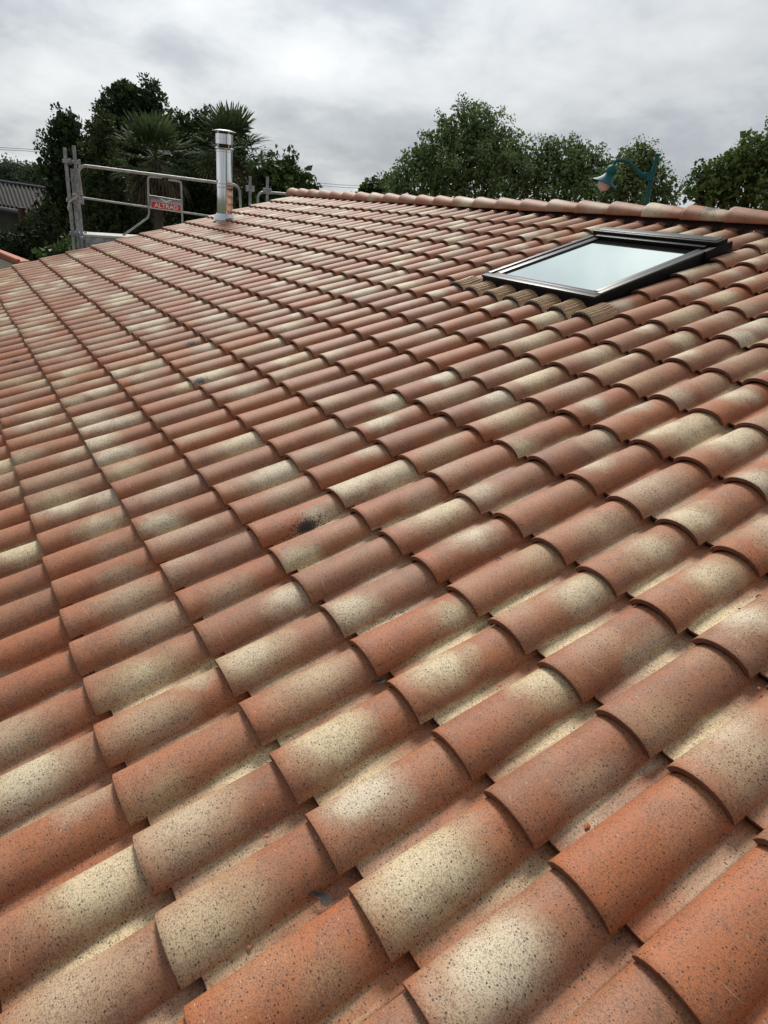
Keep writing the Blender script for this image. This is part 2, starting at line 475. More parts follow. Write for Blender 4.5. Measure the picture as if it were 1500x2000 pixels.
L_OLIVE = leafmat('olive_leaf', (0.064, 0.108, 0.036), (0.25, 0.35, 0.135))
L_DARK = leafmat('evergreen_leaf', (0.017, 0.031, 0.011), (0.075, 0.115, 0.038), .6, .18)
L_BROWNGREEN = leafmat('bronze_green_leaf', (0.024, 0.040, 0.013), (0.10, 0.13, 0.042), .6, .2)
L_BRIGHT = leafmat('laurel_leaf', (0.024, 0.050, 0.013), (0.13, 0.21, 0.055))
L_POPLAR = leafmat('poplar_leaf', (0.042, 0.080, 0.022), (0.17, 0.26, 0.075))
L_PALM = leafmat('palm_blade', (0.022, 0.040, 0.016), (0.12, 0.165, 0.07), 0.75)
L_PALMDEAD = leafmat('dead_palm_blade', (0.06, 0.045, 0.027), (0.19, 0.15, 0.095), 0.85, .1)
L_FOREST = leafmat('hazy_wood_leaf', (0.060, 0.085, 0.052), (0.17, 0.215, 0.125), 0.8, 0.1)  # paler greens put the distance haze into the leaf colour
L_IVY = leafmat('shrub_leaf', (0.014, 0.022, 0.009), (0.055, 0.075, 0.03))

# ------------------------------------------------------------------ the tiled house
AW, AG = 0.2096, 0.36                          # tile pitch across and up the slope
TL = 0.425
ARC_C, ARC_R = (0.0798, -0.0686), 0.1052


def warp_z(x, y):
    return -0.03 * np.clip(y / 4.3, 0, 1) * np.clip((-x - 4) / 6, 0, 1)


def profile(na):
    t = np.radians(np.linspace(172, 8, na))
    P = [(0.0815 + 0.0855 * math.cos(a), -0.0125 + 0.0545 * math.sin(a)) for a in t]
    p0 = P[-1]; p1 = (0.1672, -0.0118); p2 = (0.1765, -0.0130)
    nb = 6 if na > 12 else 3
    for k in range(1, nb + 1):
        s = k / nb
        P.append(((1 - s) ** 2 * p0[0] + 2 * s * (1 - s) * p1[0] + s * s * p2[0], (1 - s) ** 2 * p0[1] + 2 * s * (1 - s) * p1[1] + s * s * p2[1]))
    P += [(0.190, -0.0135), (0.205, -0.0125), (0.214, -0.0090)] if na > 12 else [(0.195, -0.0132), (0.214, -0.0090)]
    P = np.array(P)
    msplit = int(np.argmin(np.abs(P[:, 0] - 0.1685)))
    d = np.gradient(P, axis=0); d /= np.linalg.norm(d, axis=1, keepdims=True)
    N = np.stack([-d[:, 1], d[:, 0]], 1)
    arc = np.concatenate([[0], np.cumsum(np.linalg.norm(np.diff(P, axis=0), axis=1))])
    return P, N, arc, msplit


def tile_template(na, rows):
    """-> local verts (x,y,z), faces list, smooth flags, uv, is-wall"""
    P, N, arc, ms = profile(na)
    K = len(P); R_ = len(rows)
    thick = np.where(P[:, 0] < 0.165, 0.0165, 0.0100)
    V = np.zeros((2, R_, K, 3)); UVm = np.zeros((2, R_, K, 2))
    i40 = rows.index(0.040)
    for r, y in enumerate(rows):
        for side in (0, 1):
            ins = np.zeros(K)
            if r == 0: ins[:ms + 1] = 0.0016
            if r == i40: ins[ms + 1:] = 0.0012
            if r == R_ - 1: ins[:] = 0.001
            off = -ins if side == 0 else -(thick - ins)
            x = P[:, 0] + N[:, 0] * off; z = P[:, 1] + N[:, 1] * off
            fr = y / AG
            cov = np.clip((0.175 - P[:, 0]) / 0.02, 0, 1)
            x = x + (ARC_C[0] - x) * 0.055 * fr * cov
            z = z - (0.0175 + 0.0065 * cov) * fr
            V[side, r, :, 0] = x; V[side, r, :, 1] = y; V[side, r, :, 2] = z
            UVm[side, r, :, 0] = arc * (0.2096 / arc[-1]) * 1.0; UVm[side, r, :, 1] = y
    top = []
    idx = lambda s, r, k: (s * R_ + r) * K + k
    for r in range(R_ - 1):
        for k in range(K - 1):
            if r < i40 and k >= ms: continue
            top.append((idx(0, r, k), idx(0, r, k + 1), idx(0, r + 1, k + 1), idx(0, r + 1, k)))
    top = np.array(top); off = R_ * K
    bot = top[:, ::-1] + off
    from collections import Counter
    E = Counter()
    for f in top:
        for a, b in zip(f, np.roll(f, -1)): E[(a, b)] += 1
    walls = [(b, a, a + off, b + off) for (a, b) in E if (b, a) not in E]
    F = np.concatenate([top, bot, np.array(walls)])
    used = np.unique(F); remap = -np.ones(2 * off, int); remap[used] = np.arange(len(used))
    F = remap[F]
    sm = np.concatenate([np.ones(len(top) + len(bot), bool), np.zeros(len(walls), bool)])
    mi = np.concatenate([np.zeros(len(top), int), np.ones(len(bot) + len(walls), int)])
    return V.reshape(-1, 3)[used], F, sm, UVm.reshape(-1, 2)[used], mi


ROWS_HI = [0.0, 0.0022, 0.020, 0.040, 0.0418, 0.09, 0.15, 0.22, 0.29, 0.36, TL]
ROWS_LO = [0.0, 0.0030, 0.040, 0.0430, 0.20, 0.36, TL]
T_HI = tile_template(26, ROWS_HI)
T_LO = tile_template(12, ROWS_LO)

house_base = W([-3.0, 0.0, 0.0]); house_base[2] = GROUND
house = thing('house', house_base, 'house under a broad roof of flamed terracotta barrel tiles with a skylight and steel flue', 'house')

# roof slab, walls and back slope
RX0, RX1, RY0, RIDGE_Y = -10.50, 2.6, -1.9, 4.50


def plane_box(mb, x0, x1, y0, y1, z0, z1, warp=False, bev=0.0):
    mb.box(W([(x0 + x1) / 2, (y0 + y1) / 2, (z0 + z1) / 2]), (x1 - x0, y1 - y0, z1 - z0), [(1, 0, 0), (0, CC, SS), (0, -SS, CC)], bev)


eave = W([0, RY0, -0.08]); ridge = W([0, RIDGE_Y, -0.09])
back_y = ridge[1] + (ridge[1] - eave[1])
b = MB()
for (x0, x1) in ((RX0 + 0.25, RX1 - 0.1),):
    e1 = eave[1] + 0.35; e2 = back_y - 0.35
    zt = eave[2] - 0.03
    b.box(((x0 + x1) / 2, (e1 + e2) / 2, (GROUND + zt) / 2), (x1 - x0, e2 - e1, zt - GROUND))
    # gables
    for gx in (x0 + 0.12, x1 - 0.12):
        V = [(gx + sx, y, z) for sx in (-0.118, 0.118) for (y, z) in ((e1 + .01, zt - 0.003), (e2 - .01, zt - 0.003), (ridge[1], ridge[2] - 0.13))]
        b.add(V, [(0, 2, 1), (3, 4, 5), (0, 1, 4, 3), (1, 2, 5, 4), (2, 0, 3, 5)])
b.build('wall', M_PLASTER, house)
b = MB()
plane_box(b, RX0 + 0.02, RX1, RY0, 4.40, -0.13, -0.075)
roof = b.build('roof', M_DECK, house)
b = MB()
V = [(x, y, z) for x in (RX0 + 0.02, RX1) for (y, z) in ((ridge[1] - 0.03, ridge[2] - 0.02), (back_y, eave[2]), (back_y, eave[2] - .06), (ridge[1] - 0.03, ridge[2] - .08))]
b.add(V, [(0, 1, 5, 4), (1, 2, 6, 5), (2, 3, 7, 6), (3, 0, 4, 7), (0, 3, 2, 1), (4, 5, 6, 7)])
nc = int((RX1 - RX0) / AW)
xs = np.linspace(RX0, RX0 + nc * AW, nc * 10 + 1)
prz = 0.045 * np.abs(np.sin(np.pi * (xs - RX0) / AW)) ** 0.8
Vb = []
for t in np.linspace(0, 1, 19):
    for x, z in zip(xs, prz):
        Vb.append((x, ridge[1] + (back_y - ridge[1]) * t, ridge[2] + 0.02 + (eave[2] - ridge[2]) * t + z))
n_ = len(xs)
b.add(Vb, [(r * n_ + k + 1, r * n_ + k, (r + 1) * n_ + k, (r + 1) * n_ + k + 1) for r in range(18) for k in range(n_ - 1)], True)
b.build('back_slope', M_ORANGE, house)

# --- the lattice of tiles
SKX0, SKX1, SKY0, SKY1 = -3.345, -2.285, 2.565, 3.80
J0, J1, I0, I1 = -50, 11, -5, 11


def cam_project(P):
    q = (P @ np.array([[1, 0, 0], [0, CC, SS], [0, -SS, CC]]).T) if False else P
    c = q @ RC.T + np.array([0.3371, 0.7239, 1.3666])
    return FPX * c[..., 0] / c[..., 2] + 750, FPX * c[..., 1] / c[..., 2] + 1000, c[..., 2]


# stained tiles, read off the photograph: {(course, column): (u, v, r)}
def lattice_of(px, py):
    d = RC.T @ np.array([(px - 750) / FPX, (py - 1000) / FPX, 1.0])
    X = CP + (0.02 - CP[2]) / d[2] * d
    i = math.floor(X[1] / AG); j = math.floor(X[0] / AW)
    return (i, j), (X[0] - j * AW, X[1] - i * AG)


stains = {}
for px, py, r in ((598, 1016, 0.075), (392, 742, 0.06), (372, 668, 0.06), (536, 755, 0.05), (645, 424, 0.05), (1392, 512, 0.06), (400, 1003, 0.05), (30, 703, .05), (780, 1190, 0.05), (632, 528, .03), (215, 577, .05)):
    k, uvc = lattice_of(px, py)
    stains[k] = (*uvc, r)

tiles = []
for i in range(I0, I1 + 1):
    for j in range(J0, J1 + 1):
        x0 = j * AW; y0 = i * AG; cut = 0.0
        if i in (7, 8, 9) and -16 <= j <= -12: continue
        if i == 10 and -16 <= j <= -12: cut = SKY1 + 0.02 - y0
        tiles.append((i, j, x0, y0, cut))
cent = np.array([[t[2] + .1, t[3] + .2, 0.02] for t in tiles])
px, py, pd = cam_project(cent)
vis = (pd > 0.2) & (px > -150) & (px < 1650) & (py < 2180) & (py > 0)
order = sorted(range(len(tiles)), key=lambda n: (0 if vis[n] else 1, pd[n] if vis[n] else 0))
near = set(order[:100])


PATCHES = [(200, 1025, .09, 1, .5), (40, 1075, .10, 1, .8), (320, 1015, .08, 1, .2), (630, 1000, .07, .9, .1), (585, 1085, .07, 1, .7), (225, 1070, .1, .5, .2),
           (240, 1120, .08, .55, .1), (250, 1170, .12, .6, .3), (350, 1095, .05, .5, .1), (450, 1155, .1, .5, .3), (565, 1165, .07, .9, .3), (685, 1190, .08, .95, .2),
           (300, 1215, .12, .55, .3), (275, 1330, .10, 1, .6), (490, 1280, .10, .85, .6), (615, 1320, .12, .62, .3), (300, 1400, .12, .52, .3), (380, 1328, .05, .7, .1),
           (50, 1520, .12, .95, .4), (30, 1435, .10, .6, .3), (300, 1560, .09, .5, .3), (360, 1600, .13, .72, .4), (165, 1565, .06, .55, .1), (210, 1710, .12, 1, .6),
           (390, 1810, .14, .72, .7), (150, 1930, .12, .62, .3), (645, 1445, .09, 1.05, .3), (715, 1545, .08, 1.05, .1), (925, 1045, .08, .85, .2), (1050, 1030, .09, .5, .2),
           (1345, 1010, .09, .95, .6), (1185, 1030, .1, .62, .5), (1275, 1072, .08, .75, .3), (1060, 1085, .09, .5, .1), (1135, 1155, .09, .88, .6), (885, 1195, .06, .75, .2),
           (860, 1300, .08, 1, .4), (1390, 1125, .08, .85, .4), (1460, 1205, .07, .95, .1), (1070, 1325, .09, .95, .5), (1290, 1270, .1, .75, .3), (1170, 1250, .1, .35, .3),
           (825, 1700, .13, 1, .7), (1170, 1530, .09, .45, .1), (1415, 1425, .1, .7, .3), (965, 1880, .10, 1.05, .2), (1350, 1570, .08, .25, .2), (1460, 1470, .1, .6, .3),
           (940, 960, .08, .7, .3), (1020, 870, .08, .9, .6), (830, 970, .08, .5, .2), (1180, 850, .1, .7, .3), (1240, 790, .09, .8, .3), (1330, 660, .08, .9, .6), (1440, 770, .08, .9, .3),
           (900, 730, .07, .5, .2), (800, 740, .1, .6, .9), (640, 780, .1, .6, .7), (720, 880, .08, .7, .3), (560, 960, .1, .55, .3), (250, 915, .09, .9, .9), (110, 970, .1, .7, .6),
           (380, 845, .1, .7, .5), (480, 760, .1, .8, .4), (440, 740, .08, .8, .4), (120, 750, .1, .7, .6), (330, 1280, .05, .3, .1), (1000, 1180, .07, .55, .2), (1480, 940, .08, .9, .2)]
CHANNELS = [(390, 1303, 1, .9), (500, 1484, 1, .9), (610, 1408, 1, .7), (220, 1862, .95, .8), (15, 1590, .6, .4), (675, 1527, 1, .9), (350, 1412, .6, .5), (450, 1850, .6, .4),
            (460, 1672, .5, .4), (990, 1178, 1, .8), (875, 1242, 1, .9), (900, 1392, 1, .9), (1410, 1212, 1, .7), (1450, 1047, 1, .6), (1070, 1452, .8, .9), (1350, 1442, .85, .8),
            (1175, 1228, .85, .4), (1275, 1132, .85, .6), (1200, 1567, .95, .1), (900, 1828, 1, 1), (1025, 1717, .6, .7), (1050, 1972, .5, .2), (1400, 1690, .4, .1), (720, 1220, .9, .4)]
TONES = [(1330, 1640, 0), (900, 1640, 0), (1400, 1800, 0), (560, 1900, 0), (60, 1260, 0), (1010, 1560, .5), (560, 1690, .5), (480, 1540, .6), (1140, 1330, .5), (500, 1420, .4)]


def locate(px, py, z):
    d = RC.T @ np.array([(px - 750) / FPX, (py - 1000) / FPX, 1.0])
    X = CP + (z - CP[2]) / d[2] * d
    i = math.floor(X[1] / AG); z2 = z - 0.023 * (X[1] / AG - i)
    X = CP + (z2 - CP[2]) / d[2] * d
    i = math.floor(X[1] / AG); j = math.floor(X[0] / AW)
    return (i, j), X[0] - j * AW, X[1] - i * AG


read_p, read_c, read_t = {}, {}, {}
for (px_, py_, r__, s__, y__) in PATCHES:
    k, uu, vv = locate(px_, py_, 0.034); read_p.setdefault(k, []).append((uu * 1.03, vv, r__ * .85, s__, y__))
for (px_, py_, s__, y__) in CHANNELS:
    k, uu, vv = locate(px_, py_, -0.013)
    if uu < 0.10: k = (k[0], k[1] - 1)
    read_c[k] = (vv, s__, y__)
for (px_, py_, t__) in TONES:
    read_t[locate(px_, py_, 0.034)[0]] = t__


def tile_attrs(n, key, i):
    r = RNG.random
    typ = r()
    cx1, cy1 = 0.02 + 0.13 * r(), 0.02 + 0.34 * r()
    if typ < 0.26:   s1, s2 = 0.20 * r(), 0.15            # plain clay
    elif typ < 0.64: s1, s2 = 0.35 + 0.35 * r(), 0.45 * r()      # tan dusting
    elif typ < 0.94: s1, s2 = 0.70 + 0.45 * r(), 0.6 * r()   # one cream patch
    else:            s1, s2 = 1.1, 0.9
    A = [cx1, cy1, 0.055 + 0.085 * r(), s1]
    B = [0.02 + 0.14 * r(), 0.36 * r(), 0.05 + 0.10 * r(), s2]
    T = [r(), r() ** 1.5 * 0.9, r() ** 1.6 * 0.7, r()]
    st = stains.get(key, (0, 0, 0))
    seen = vis[n] and (py[n] > 1060) and px[n] < 1480
    if key in read_p:
        L_ = sorted(read_p[key], key=lambda a: -a[3])
        A = list(L_[0][:4]); T[1] = L_[0][4]
        B = list(L_[1][:4]) if len(L_) > 1 else [B[0], B[1], .06, .2]
    elif seen:
        A[3] = 0.30 * r(); B[3] = 0.35 * r(); T[2] = 0.25 + 0.45 * r()
    if key in read_t: T[2] = read_t[key]; T[0] = 0.2 * T[0]
    S = [st[0], st[1], st[2], 0.1 if r() < 0.30 else 0.35 + 0.85 * r()]
    if key in read_c:
        S[3] = read_c[key][1] * 1.15; B[1] = (read_c[key][0] - 0.06) / 0.85 if key not in read_p or len(read_p[key]) < 2 else B[1]; T[1] = max(T[1], read_c[key][2])
    elif seen: S[3] = min(S[3], 0.55)
    return A, B, T, S


def place_tile(T, n):
    i, j, x0, y0, cut = tiles[n]
    V = T[0].copy()
    if cut: V[:, 1] = np.maximum(V[:, 1], cut)
    V[:, 2] *= 1 + RNG.normal(0, 0.025)
    V[:, 2] += RNG.normal(0, 0.0012) * np.sin(V[:, 1] / 0.42 * math.pi) + RNG.normal(0, 0.0007) * np.sin(V[:, 0] * 30 + V[:, 1] * 9)
    jx, jy, jz = RNG.normal(0, 0.0012), RNG.normal(0, 0.0026), RNG.normal(0, 0.0010)
    yaw = RNG.normal(0, 0.007); rol = RNG.normal(0, 0.014)
    x = V[:, 0] - 0.08; y = V[:, 1] - 0.2
    X = x - yaw * y + 0.08 + x0 + jx
    Y = y + yaw * x + 0.2 + y0 + jy
    Z = V[:, 2] + rol * x * 0.5 + jz + warp_z(X, Y)
    if i == I1:   # last course stops under the ridge
        Y = np.minimum(Y, 4.40)
    P = W(np.stack([X, Y, Z], 1))
    A = tile_attrs(n, (i, j), i)
    at = {nm: np.tile(np.array(a, np.float32), (len(V), 1)) for nm, a in zip(('patch_a', 'patch_b', 'tone', 'stain'), A)}
    return P, at


acc = []
for n in range(len(tiles)):
    P, at = place_tile(T_HI if (n in near or (vis[n] and pd[n] < 4.5)) else T_LO, n)
    if n in near:
        me = np_mesh('roof_tile', P, T_HI[1], T_HI[2], at, T_HI[3], T_HI[4])
        mkobj('roof_tile', me, [M_TILE, M_EDGE], roof)
    else:
        T = T_HI if (vis[n] and pd[n] < 4.5) else T_LO
        acc.append((P, T, at))
# the remaining tiles, one object
offs = np.cumsum([0] + [len(a[0]) for a in acc[:-1]])
V = np.concatenate([a[0] for a in acc])
F = np.concatenate([a[1][1] + o for a, o in zip(acc, offs)])
sm = np.concatenate([a[1][2] for a in acc]); mi = np.concatenate([a[1][4] for a in acc]); uv = np.concatenate([a[1][3] for a in acc])
at = {k: np.concatenate([a[2][k] for a in acc]) for k in acc[0][2]}
tf = mkobj('roof_tiles', np_mesh('roof_tiles', V, F, sm, at, uv, mi), [M_TILE, M_EDGE], roof)
tag(tf, kind='stuff')


def tile_top(x, y, i):
    """height of the upper surface of course i at plane x, y"""
    P, N, arc, ms = profile(26)
    u = np.mod(x, AW); fr = (y - i * AG) / AG
    z = np.interp(u, P[:, 0], P[:, 1])
    z = np.maximum(z, np.interp(u - AW, P[:, 0], P[:, 1], left=-1))
    return z - 0.023 * fr + warp_z(x, y)


# --- ridge tiles and the roll under them
rzx = [-10.62, -8.38, -6.9, -6.15, -3.74, -2.36, 0.0, 3.0]
rzz = [0.004, 0.006, 0.017, 0.024, 0.061, 0.072, 0.080, 0.085]
n_r = int((2.8 + 10.64) / 0.3776)
for k in range(n_r):
    xa = -10.64 + k * 0.3776; L = 0.425
    rows = [0, 0.002, 0.02, 0.12, 0.24, 0.34, L]
    K = 22; V = np.zeros((2, len(rows), K, 3)); uvm = np.zeros((2, len(rows), K, 2))
    jz, jy = RNG.normal(0, 0.0012), RNG.normal(0, 0.0015)
    for r, dx in enumerate(rows):
        x = xa + dx; zb = np.interp(x, rzx, rzz)
        fr = dx / 0.3776
        E = W([x, 4.355, zb])
        hw, hh = 0.124 - 0.016 * fr, 0.104 - 0.034 * fr
        for side in (0, 1):
            ins = 0.0015 if r in (0, len(rows) - 1) else 0
            t_ = -ins if side == 0 else -(0.013 - ins)
            th = np.linspace(math.radians(188), math.radians(-8), K)
            yy = E[1] + 0.122 + (hw + t_) * np.cos(th) + jy
            z_ = E[2] + (hh + t_) * np.sin(th) + 0.006 + jz
            V[side, r] = np.stack([np.full(K, x), yy, z_], 1)
            uvm[side, r, :, 0] = np.linspace(0, 0.155, K); uvm[side, r, :, 1] = dx
    R_ = len(rows); idx = lambda s, r, q: (s * R_ + r) * K + q
    top = np.array([(idx(0, r + 1, q), idx(0, r + 1, q + 1), idx(0, r, q + 1), idx(0, r, q)) for r in range(R_ - 1) for q in range(K - 1)])
    off = R_ * K; bot = top[:, ::-1] + off
    E_ = {}
    for f in top:
        for a, c in zip(f, np.roll(f, -1)): E_[(a, c)] = 1
    wl = np.array([(c, a, a + off, c + off) for (a, c) in E_ if (c, a) not in E_])
    F = np.concatenate([top[:, ::-1], bot[:, ::-1], wl[:, ::-1]])
    sm = np.concatenate([np.ones(2 * len(top), bool), np.zeros(len(wl), bool)])
    mi = np.concatenate([np.zeros(len(top), int), np.ones(len(bot) + len(wl), int)])
    st = (0.06, 0.2, 0.07) if k == 20 else (0, 0, 0)
    A = ([0.03 + .09 * RNG.random(), .36 * RNG.random(), .07 + .06 * RNG.random(), 1.0 * RNG.random()], [.1, .3, .08, .5 * RNG.random()], [RNG.random(), RNG.random() * .4, RNG.random() * .5, RNG.random()], [*st, 0])
    at = {nm: np.tile(np.array(a, np.float32), (2 * off, 1)) for nm, a in zip(('patch_a', 'patch_b', 'tone', 'stain'), A)}
    o = mkobj('ridge_tile', np_mesh('ridge_tile', V.reshape(-1, 3), F, sm, at, uvm.reshape(-1, 2), mi), [M_TILE, M_EDGE], house)
xs = np.arange(-10.5, 2.7, 0.006)
rowsY = [4.335, 4.345, 4.37, 4.40, 4.44, 4.50]
V = []
for q, y in enumerate(rowsY):
    zt = tile_top(xs, np.minimum(y, 4.38), 11)
    pl = 0.0022 * np.sign(np.sin(2 * np.pi * xs / 0.012))
    zb = np.interp(xs, rzx, rzz) + 0.012
    z = [zt + 0.002, zt + 0.004 + pl, zt + 0.005 + pl, zt * 0.7 + zb * 0.3 + 0.004 + pl, zt * 0.3 + zb * 0.7 + 0.01, zb + 0.02][q]
    V.append(W(np.stack([xs, np.full_like(xs, y), z], 1)))
V = np.concatenate(V); n_ = len(xs)
F = [(r * n_ + k, r * n_ + k + 1, (r + 1) * n_ + k + 1, (r + 1) * n_ + k) for r in range(len(rowsY) - 1) for k in range(n_ - 1)]
ztop_ = tile_top(xs, 4.36, 11) - warp_z(xs, 4.36)
mi = [1 if (r < 2 and ztop_[k] > 0.004) else 0 for r in range(len(rowsY) - 1) for k in range(n_ - 1)]
mkobj('ridge_roll', np_mesh('ridge_roll', V, np.array(F), False, None, None, mi), [M_REDSTRIP, M_CRINKLE], house)

# --- skylight
sky_o = thing('skylight', W([SKX0, SKY0, 0]), None, None)
for k_ in list(sky_o.keys()): del sky_o[k_]
sky_o.parent = house
sky_o.location = Vector(W([(SKX0 + SKX1) / 2, SKY0, 0])) - house.location
ZT = 0.088
GZ = ZT - 0.020
b = MB()   # outer kerb (side walls of the frame)
plane_box(b, SKX0, SKX1, SKY0, SKY0 + 0.03, -0.045, ZT - 0.018, bev=0.003)
plane_box(b, SKX0, SKX0 + 0.03, SKY0 + 0.031, SKY1, -0.045, ZT - 0.018, bev=0.003)
plane_box(b, SKX1 - 0.03, SKX1, SKY0 + 0.031, SKY1, -0.045, ZT - 0.018, bev=0.003)
plane_box(b, SKX0 + 0.031, SKX1 - 0.031, SKY1 - 0.03, SKY1, -0.045, ZT - 0.018, bev=0.003)
plane_box(b, SKX1 - 0.004, SKX1 + 0.018, SKY1 - 0.24, SKY1 + 0.03, -0.03, ZT + 0.004, bev=0.003)
b.build('kerb', M_FRAME, sky_o)
b = MB()   # sash covers
plane_box(b, SKX0 - 0.004, SKX1 + 0.004, SKY0 - 0.006, SKY0 + 0.050, ZT - 0.020, ZT - 0.004, bev=0.004)
plane_box(b, SKX0 + 0.045, SKX1 - 0.045, SKY0 + 0.052, SKY0 + 0.098, ZT - 0.024, ZT - 0.010, bev=0.003)
for xa, s_ in ((SKX0, 1), (SKX1, -1)):
    x1_, x2_ = sorted((xa - 0.004 * s_, xa + 0.036 * s_))
    plane_box(b, x1_, x2_, SKY0 + 0.051, SKY1 - 0.125, ZT - 0.018, ZT, bev=0.004)
    x1_, x2_ = sorted((xa + 0.044 * s_, xa + 0.100 * s_))
    plane_box(b, x1_, x2_, SKY0 + 0.099, SKY1 - 0.125, ZT - 0.022, ZT - 0.008, bev=0.003)
b.build('frame', M_FRAMEL, sky_o)
b = MB()
plane_box(b, SKX0 + 0.031, SKX1 - 0.031, SKY0 + 0.031, SKY1 - 0.031, ZT - 0.05, ZT - 0.026)
b.build('seal', M_BLACK, sky_o)
b = MB()
plane_box(b, SKX0 - 0.012, SKX1 + 0.006, SKY1 - 0.120, SKY1 - 0.006, ZT - 0.012, ZT + 0.030, bev=0.006)
plane_box(b, SKX0 + 0.055, SKX1 - 0.055, SKY1 - 0.165, SKY1 - 0.1215, ZT - 0.02, ZT + 0.008, bev=0.004)
b.build('hood', M_FRAME, sky_o)
b = MB()
plane_box(b, SKX0 + 0.015, SKX1 - 0.02, SKY1 - 0.100, SKY1 - 0.020, ZT + 0.0295, ZT + 0.034, bev=0.001)
b.build('hood_strip', M_FRAMEL, sky_o)
b = MB()
plane_box(b, SKX0 + 0.098, SKX1 - 0.098, SKY0 + 0.096, SKY1 - 0.27, ZT - 0.0255, ZT - 0.019)
b.build('glass', M_GLASS, sky_o)
b = MB()  # black strip on the glass, painted in for the hood's dark reflection
plane_box(b, SKX0 + 0.098, SKX1 - 0.098, SKY1 - 0.269, SKY1 - 0.16, ZT - 0.0255, ZT - 0.0192)
mb_, q, bb = newmat('painted_hood_reflection')
q.link(q.mix(q.n('ShaderNodeTexNoise', ins={'Scale': 5.0}).outputs[0], (0.008, 0.008, 0.008), (0.014, 0.013, 0.012)), bb.inputs['Base Color'])
bb.inputs['Roughness'].default_value = 0.08; bb.inputs['Specular IOR Level'].default_value = 0.1
b.build('hood_reflection', mb_, sky_o)
# pleated flashing draped over the tiles below the skylight
xs = np.arange(-3.60, SKX1 + 0.165, 0.0028)
rowsY = [2.392, 2.3925, 2.43, 2.47, 2.51, 2.55, 2.60]
V = []
for q_, y in enumerate(rowsY):
    left = xs < SKX0 - 0.02
    yy = np.where(left, np.minimum(y + 0.03, 2.60), y) + 0.004 * np.sin(xs * 9)
    zt = tile_top(xs, np.minimum(yy, 2.52), 6)
    up = np.clip((yy - 2.50) / 0.08, 0, 1) * np.where((xs > SKX0) & (xs < SKX1), 0.006, 0.002)
    pl = 0.0052 * np.sin(2 * np.pi * xs / 0.0195)
    z = zt + 0.022 + pl + up - (0.018 if q_ == 0 else 0)
    V.append(W(np.stack([xs, yy, z], 1)))
V = np.concatenate(V); n_ = len(xs)
F = [(r * n_ + k, r * n_ + k + 1, (r + 1) * n_ + k + 1, (r + 1) * n_ + k) for r in range(len(rowsY) - 1) for k in range(n_ - 1)]
mi = [1 if r == 0 else 0 for r in range(len(rowsY) - 1) for k in range(n_ - 1)]  # front drop coloured black to stand for the shaded gap under the apron
mkobj('pleated_apron', np_mesh('pleated_apron', V, np.array(F), True, None, None, mi), [M_PLEAT, M_BLACK], sky_o)

# --- stainless flue
FB = np.array([-9.738, 2.795, 0.80]); 
flue = thing('flue', FB, None, None)
for k_ in list(flue.keys()): del flue[k_]
flue.parent = house; flue.location = Vector(FB) - house.location
Z0 = FB[2]
fr_ = 0.113
b = MB()
b.lathe((FB[0], FB[1], 0), (0, 0, 1), [(fr_, Z0 - 0.1), (fr_, Z0 + 0.955)], 48)
b.build('pipe', M_CHROME, flue)
b = MB()
for hz, hh in ((0.47, 0.010), (0.515, 0.008), (0.925, 0.008)):
    b = MB(); b.lathe((FB[0], FB[1], Z0 + hz), (0, 0, 1), [(fr_ + .001, 0), (fr_ + .006, .002), (fr_ + .006, hh), (fr_ + .001, hh + .002)], 48)
    b.build('clamp_band', M_BAND, flue)
b = MB()
b.lathe((FB[0], FB[1], Z0), (0, 0, 1), [(fr_, 0.950), (fr_ + .020, .962), (fr_ + .021, .972), (fr_ + .004, .985), (fr_ - .004, .99)], 48)
b.lathe((FB[0], FB[1], Z0), (0, 0, 1), [(fr_ - .002, 1.020), (fr_ + .006, 1.024), (fr_ + .006, 1.085), (fr_ + .010, 1.087), (fr_ + .010, 1.095), (fr_ + .006, 1.097), (fr_ + .006, 1.150), (fr_ - .002, 1.152)], 48)
b.build('terminal', M_CHROME, flue)
b = MB()
b.lathe((FB[0], FB[1], Z0), (0, 0, 1), [(fr_ - .014, .94), (fr_ - .014, 1.175), (0, 1.175)], 32)
b.build('terminal_core', M_BLACK, flue)
for k in range(4):
    a = k * math.pi / 2 + .3
    b = MB(); b.box((FB[0] + (fr_ - .012) * math.cos(a), FB[1] + (fr_ - .012) * math.sin(a), Z0 + 1.075), (0.016, 0.016, 0.24))
    b.build('bracket', M_BAND, flue)
b = MB()
b.lathe((FB[0], FB[1], Z0 + 1.19), (0, 0, 1), [(0.0, .018), (0.08, .014), (fr_ + .048, -.004), (fr_ + .050, -.010), (fr_ + .046, -.010), (0.08, .006), (0.0, .008)], 48)
b.build('cap', M_BAND, flue)
b = MB()
ZB = Z0 + 0.055
b.lathe((FB[0], FB[1], ZB), (0, 0, 1), [(fr_ + .002, .075), (fr_ + .010, .072), (fr_ + .048, 0.0), (fr_ + .056, -.012), (fr_ + .048, -.014)], 48)
b.build('collar', M_ALU, flue)
b = MB()   # lead-like sleeve dressed down the tiles
prof = [(fr_ + .02, .0), (fr_ + .022, -.12)]
b.lathe((FB[0] + 0.005, FB[1] - 0.01, ZB - .012), (0, 0, 1), prof, 32)
b.build('flashing', M_ALU, flue)

# ------------------------------------------------------------------ scaffold along the gable
SX = -11.20
scaf = thing('scaffold', (SX, 1.0, GROUND), 'galvanised steel scaffold with guardrails and planked deck behind the tiled gable edge', 'scaffold')
TR = 0.0242


def arcpts(c, r, a0, a1, n, ax1, ax2):
    return [np.array(c) + r * (math.cos(a) * np.array(ax1) + math.sin(a) * np.array(ax2)) for a in np.linspace(a0, a1, n)]


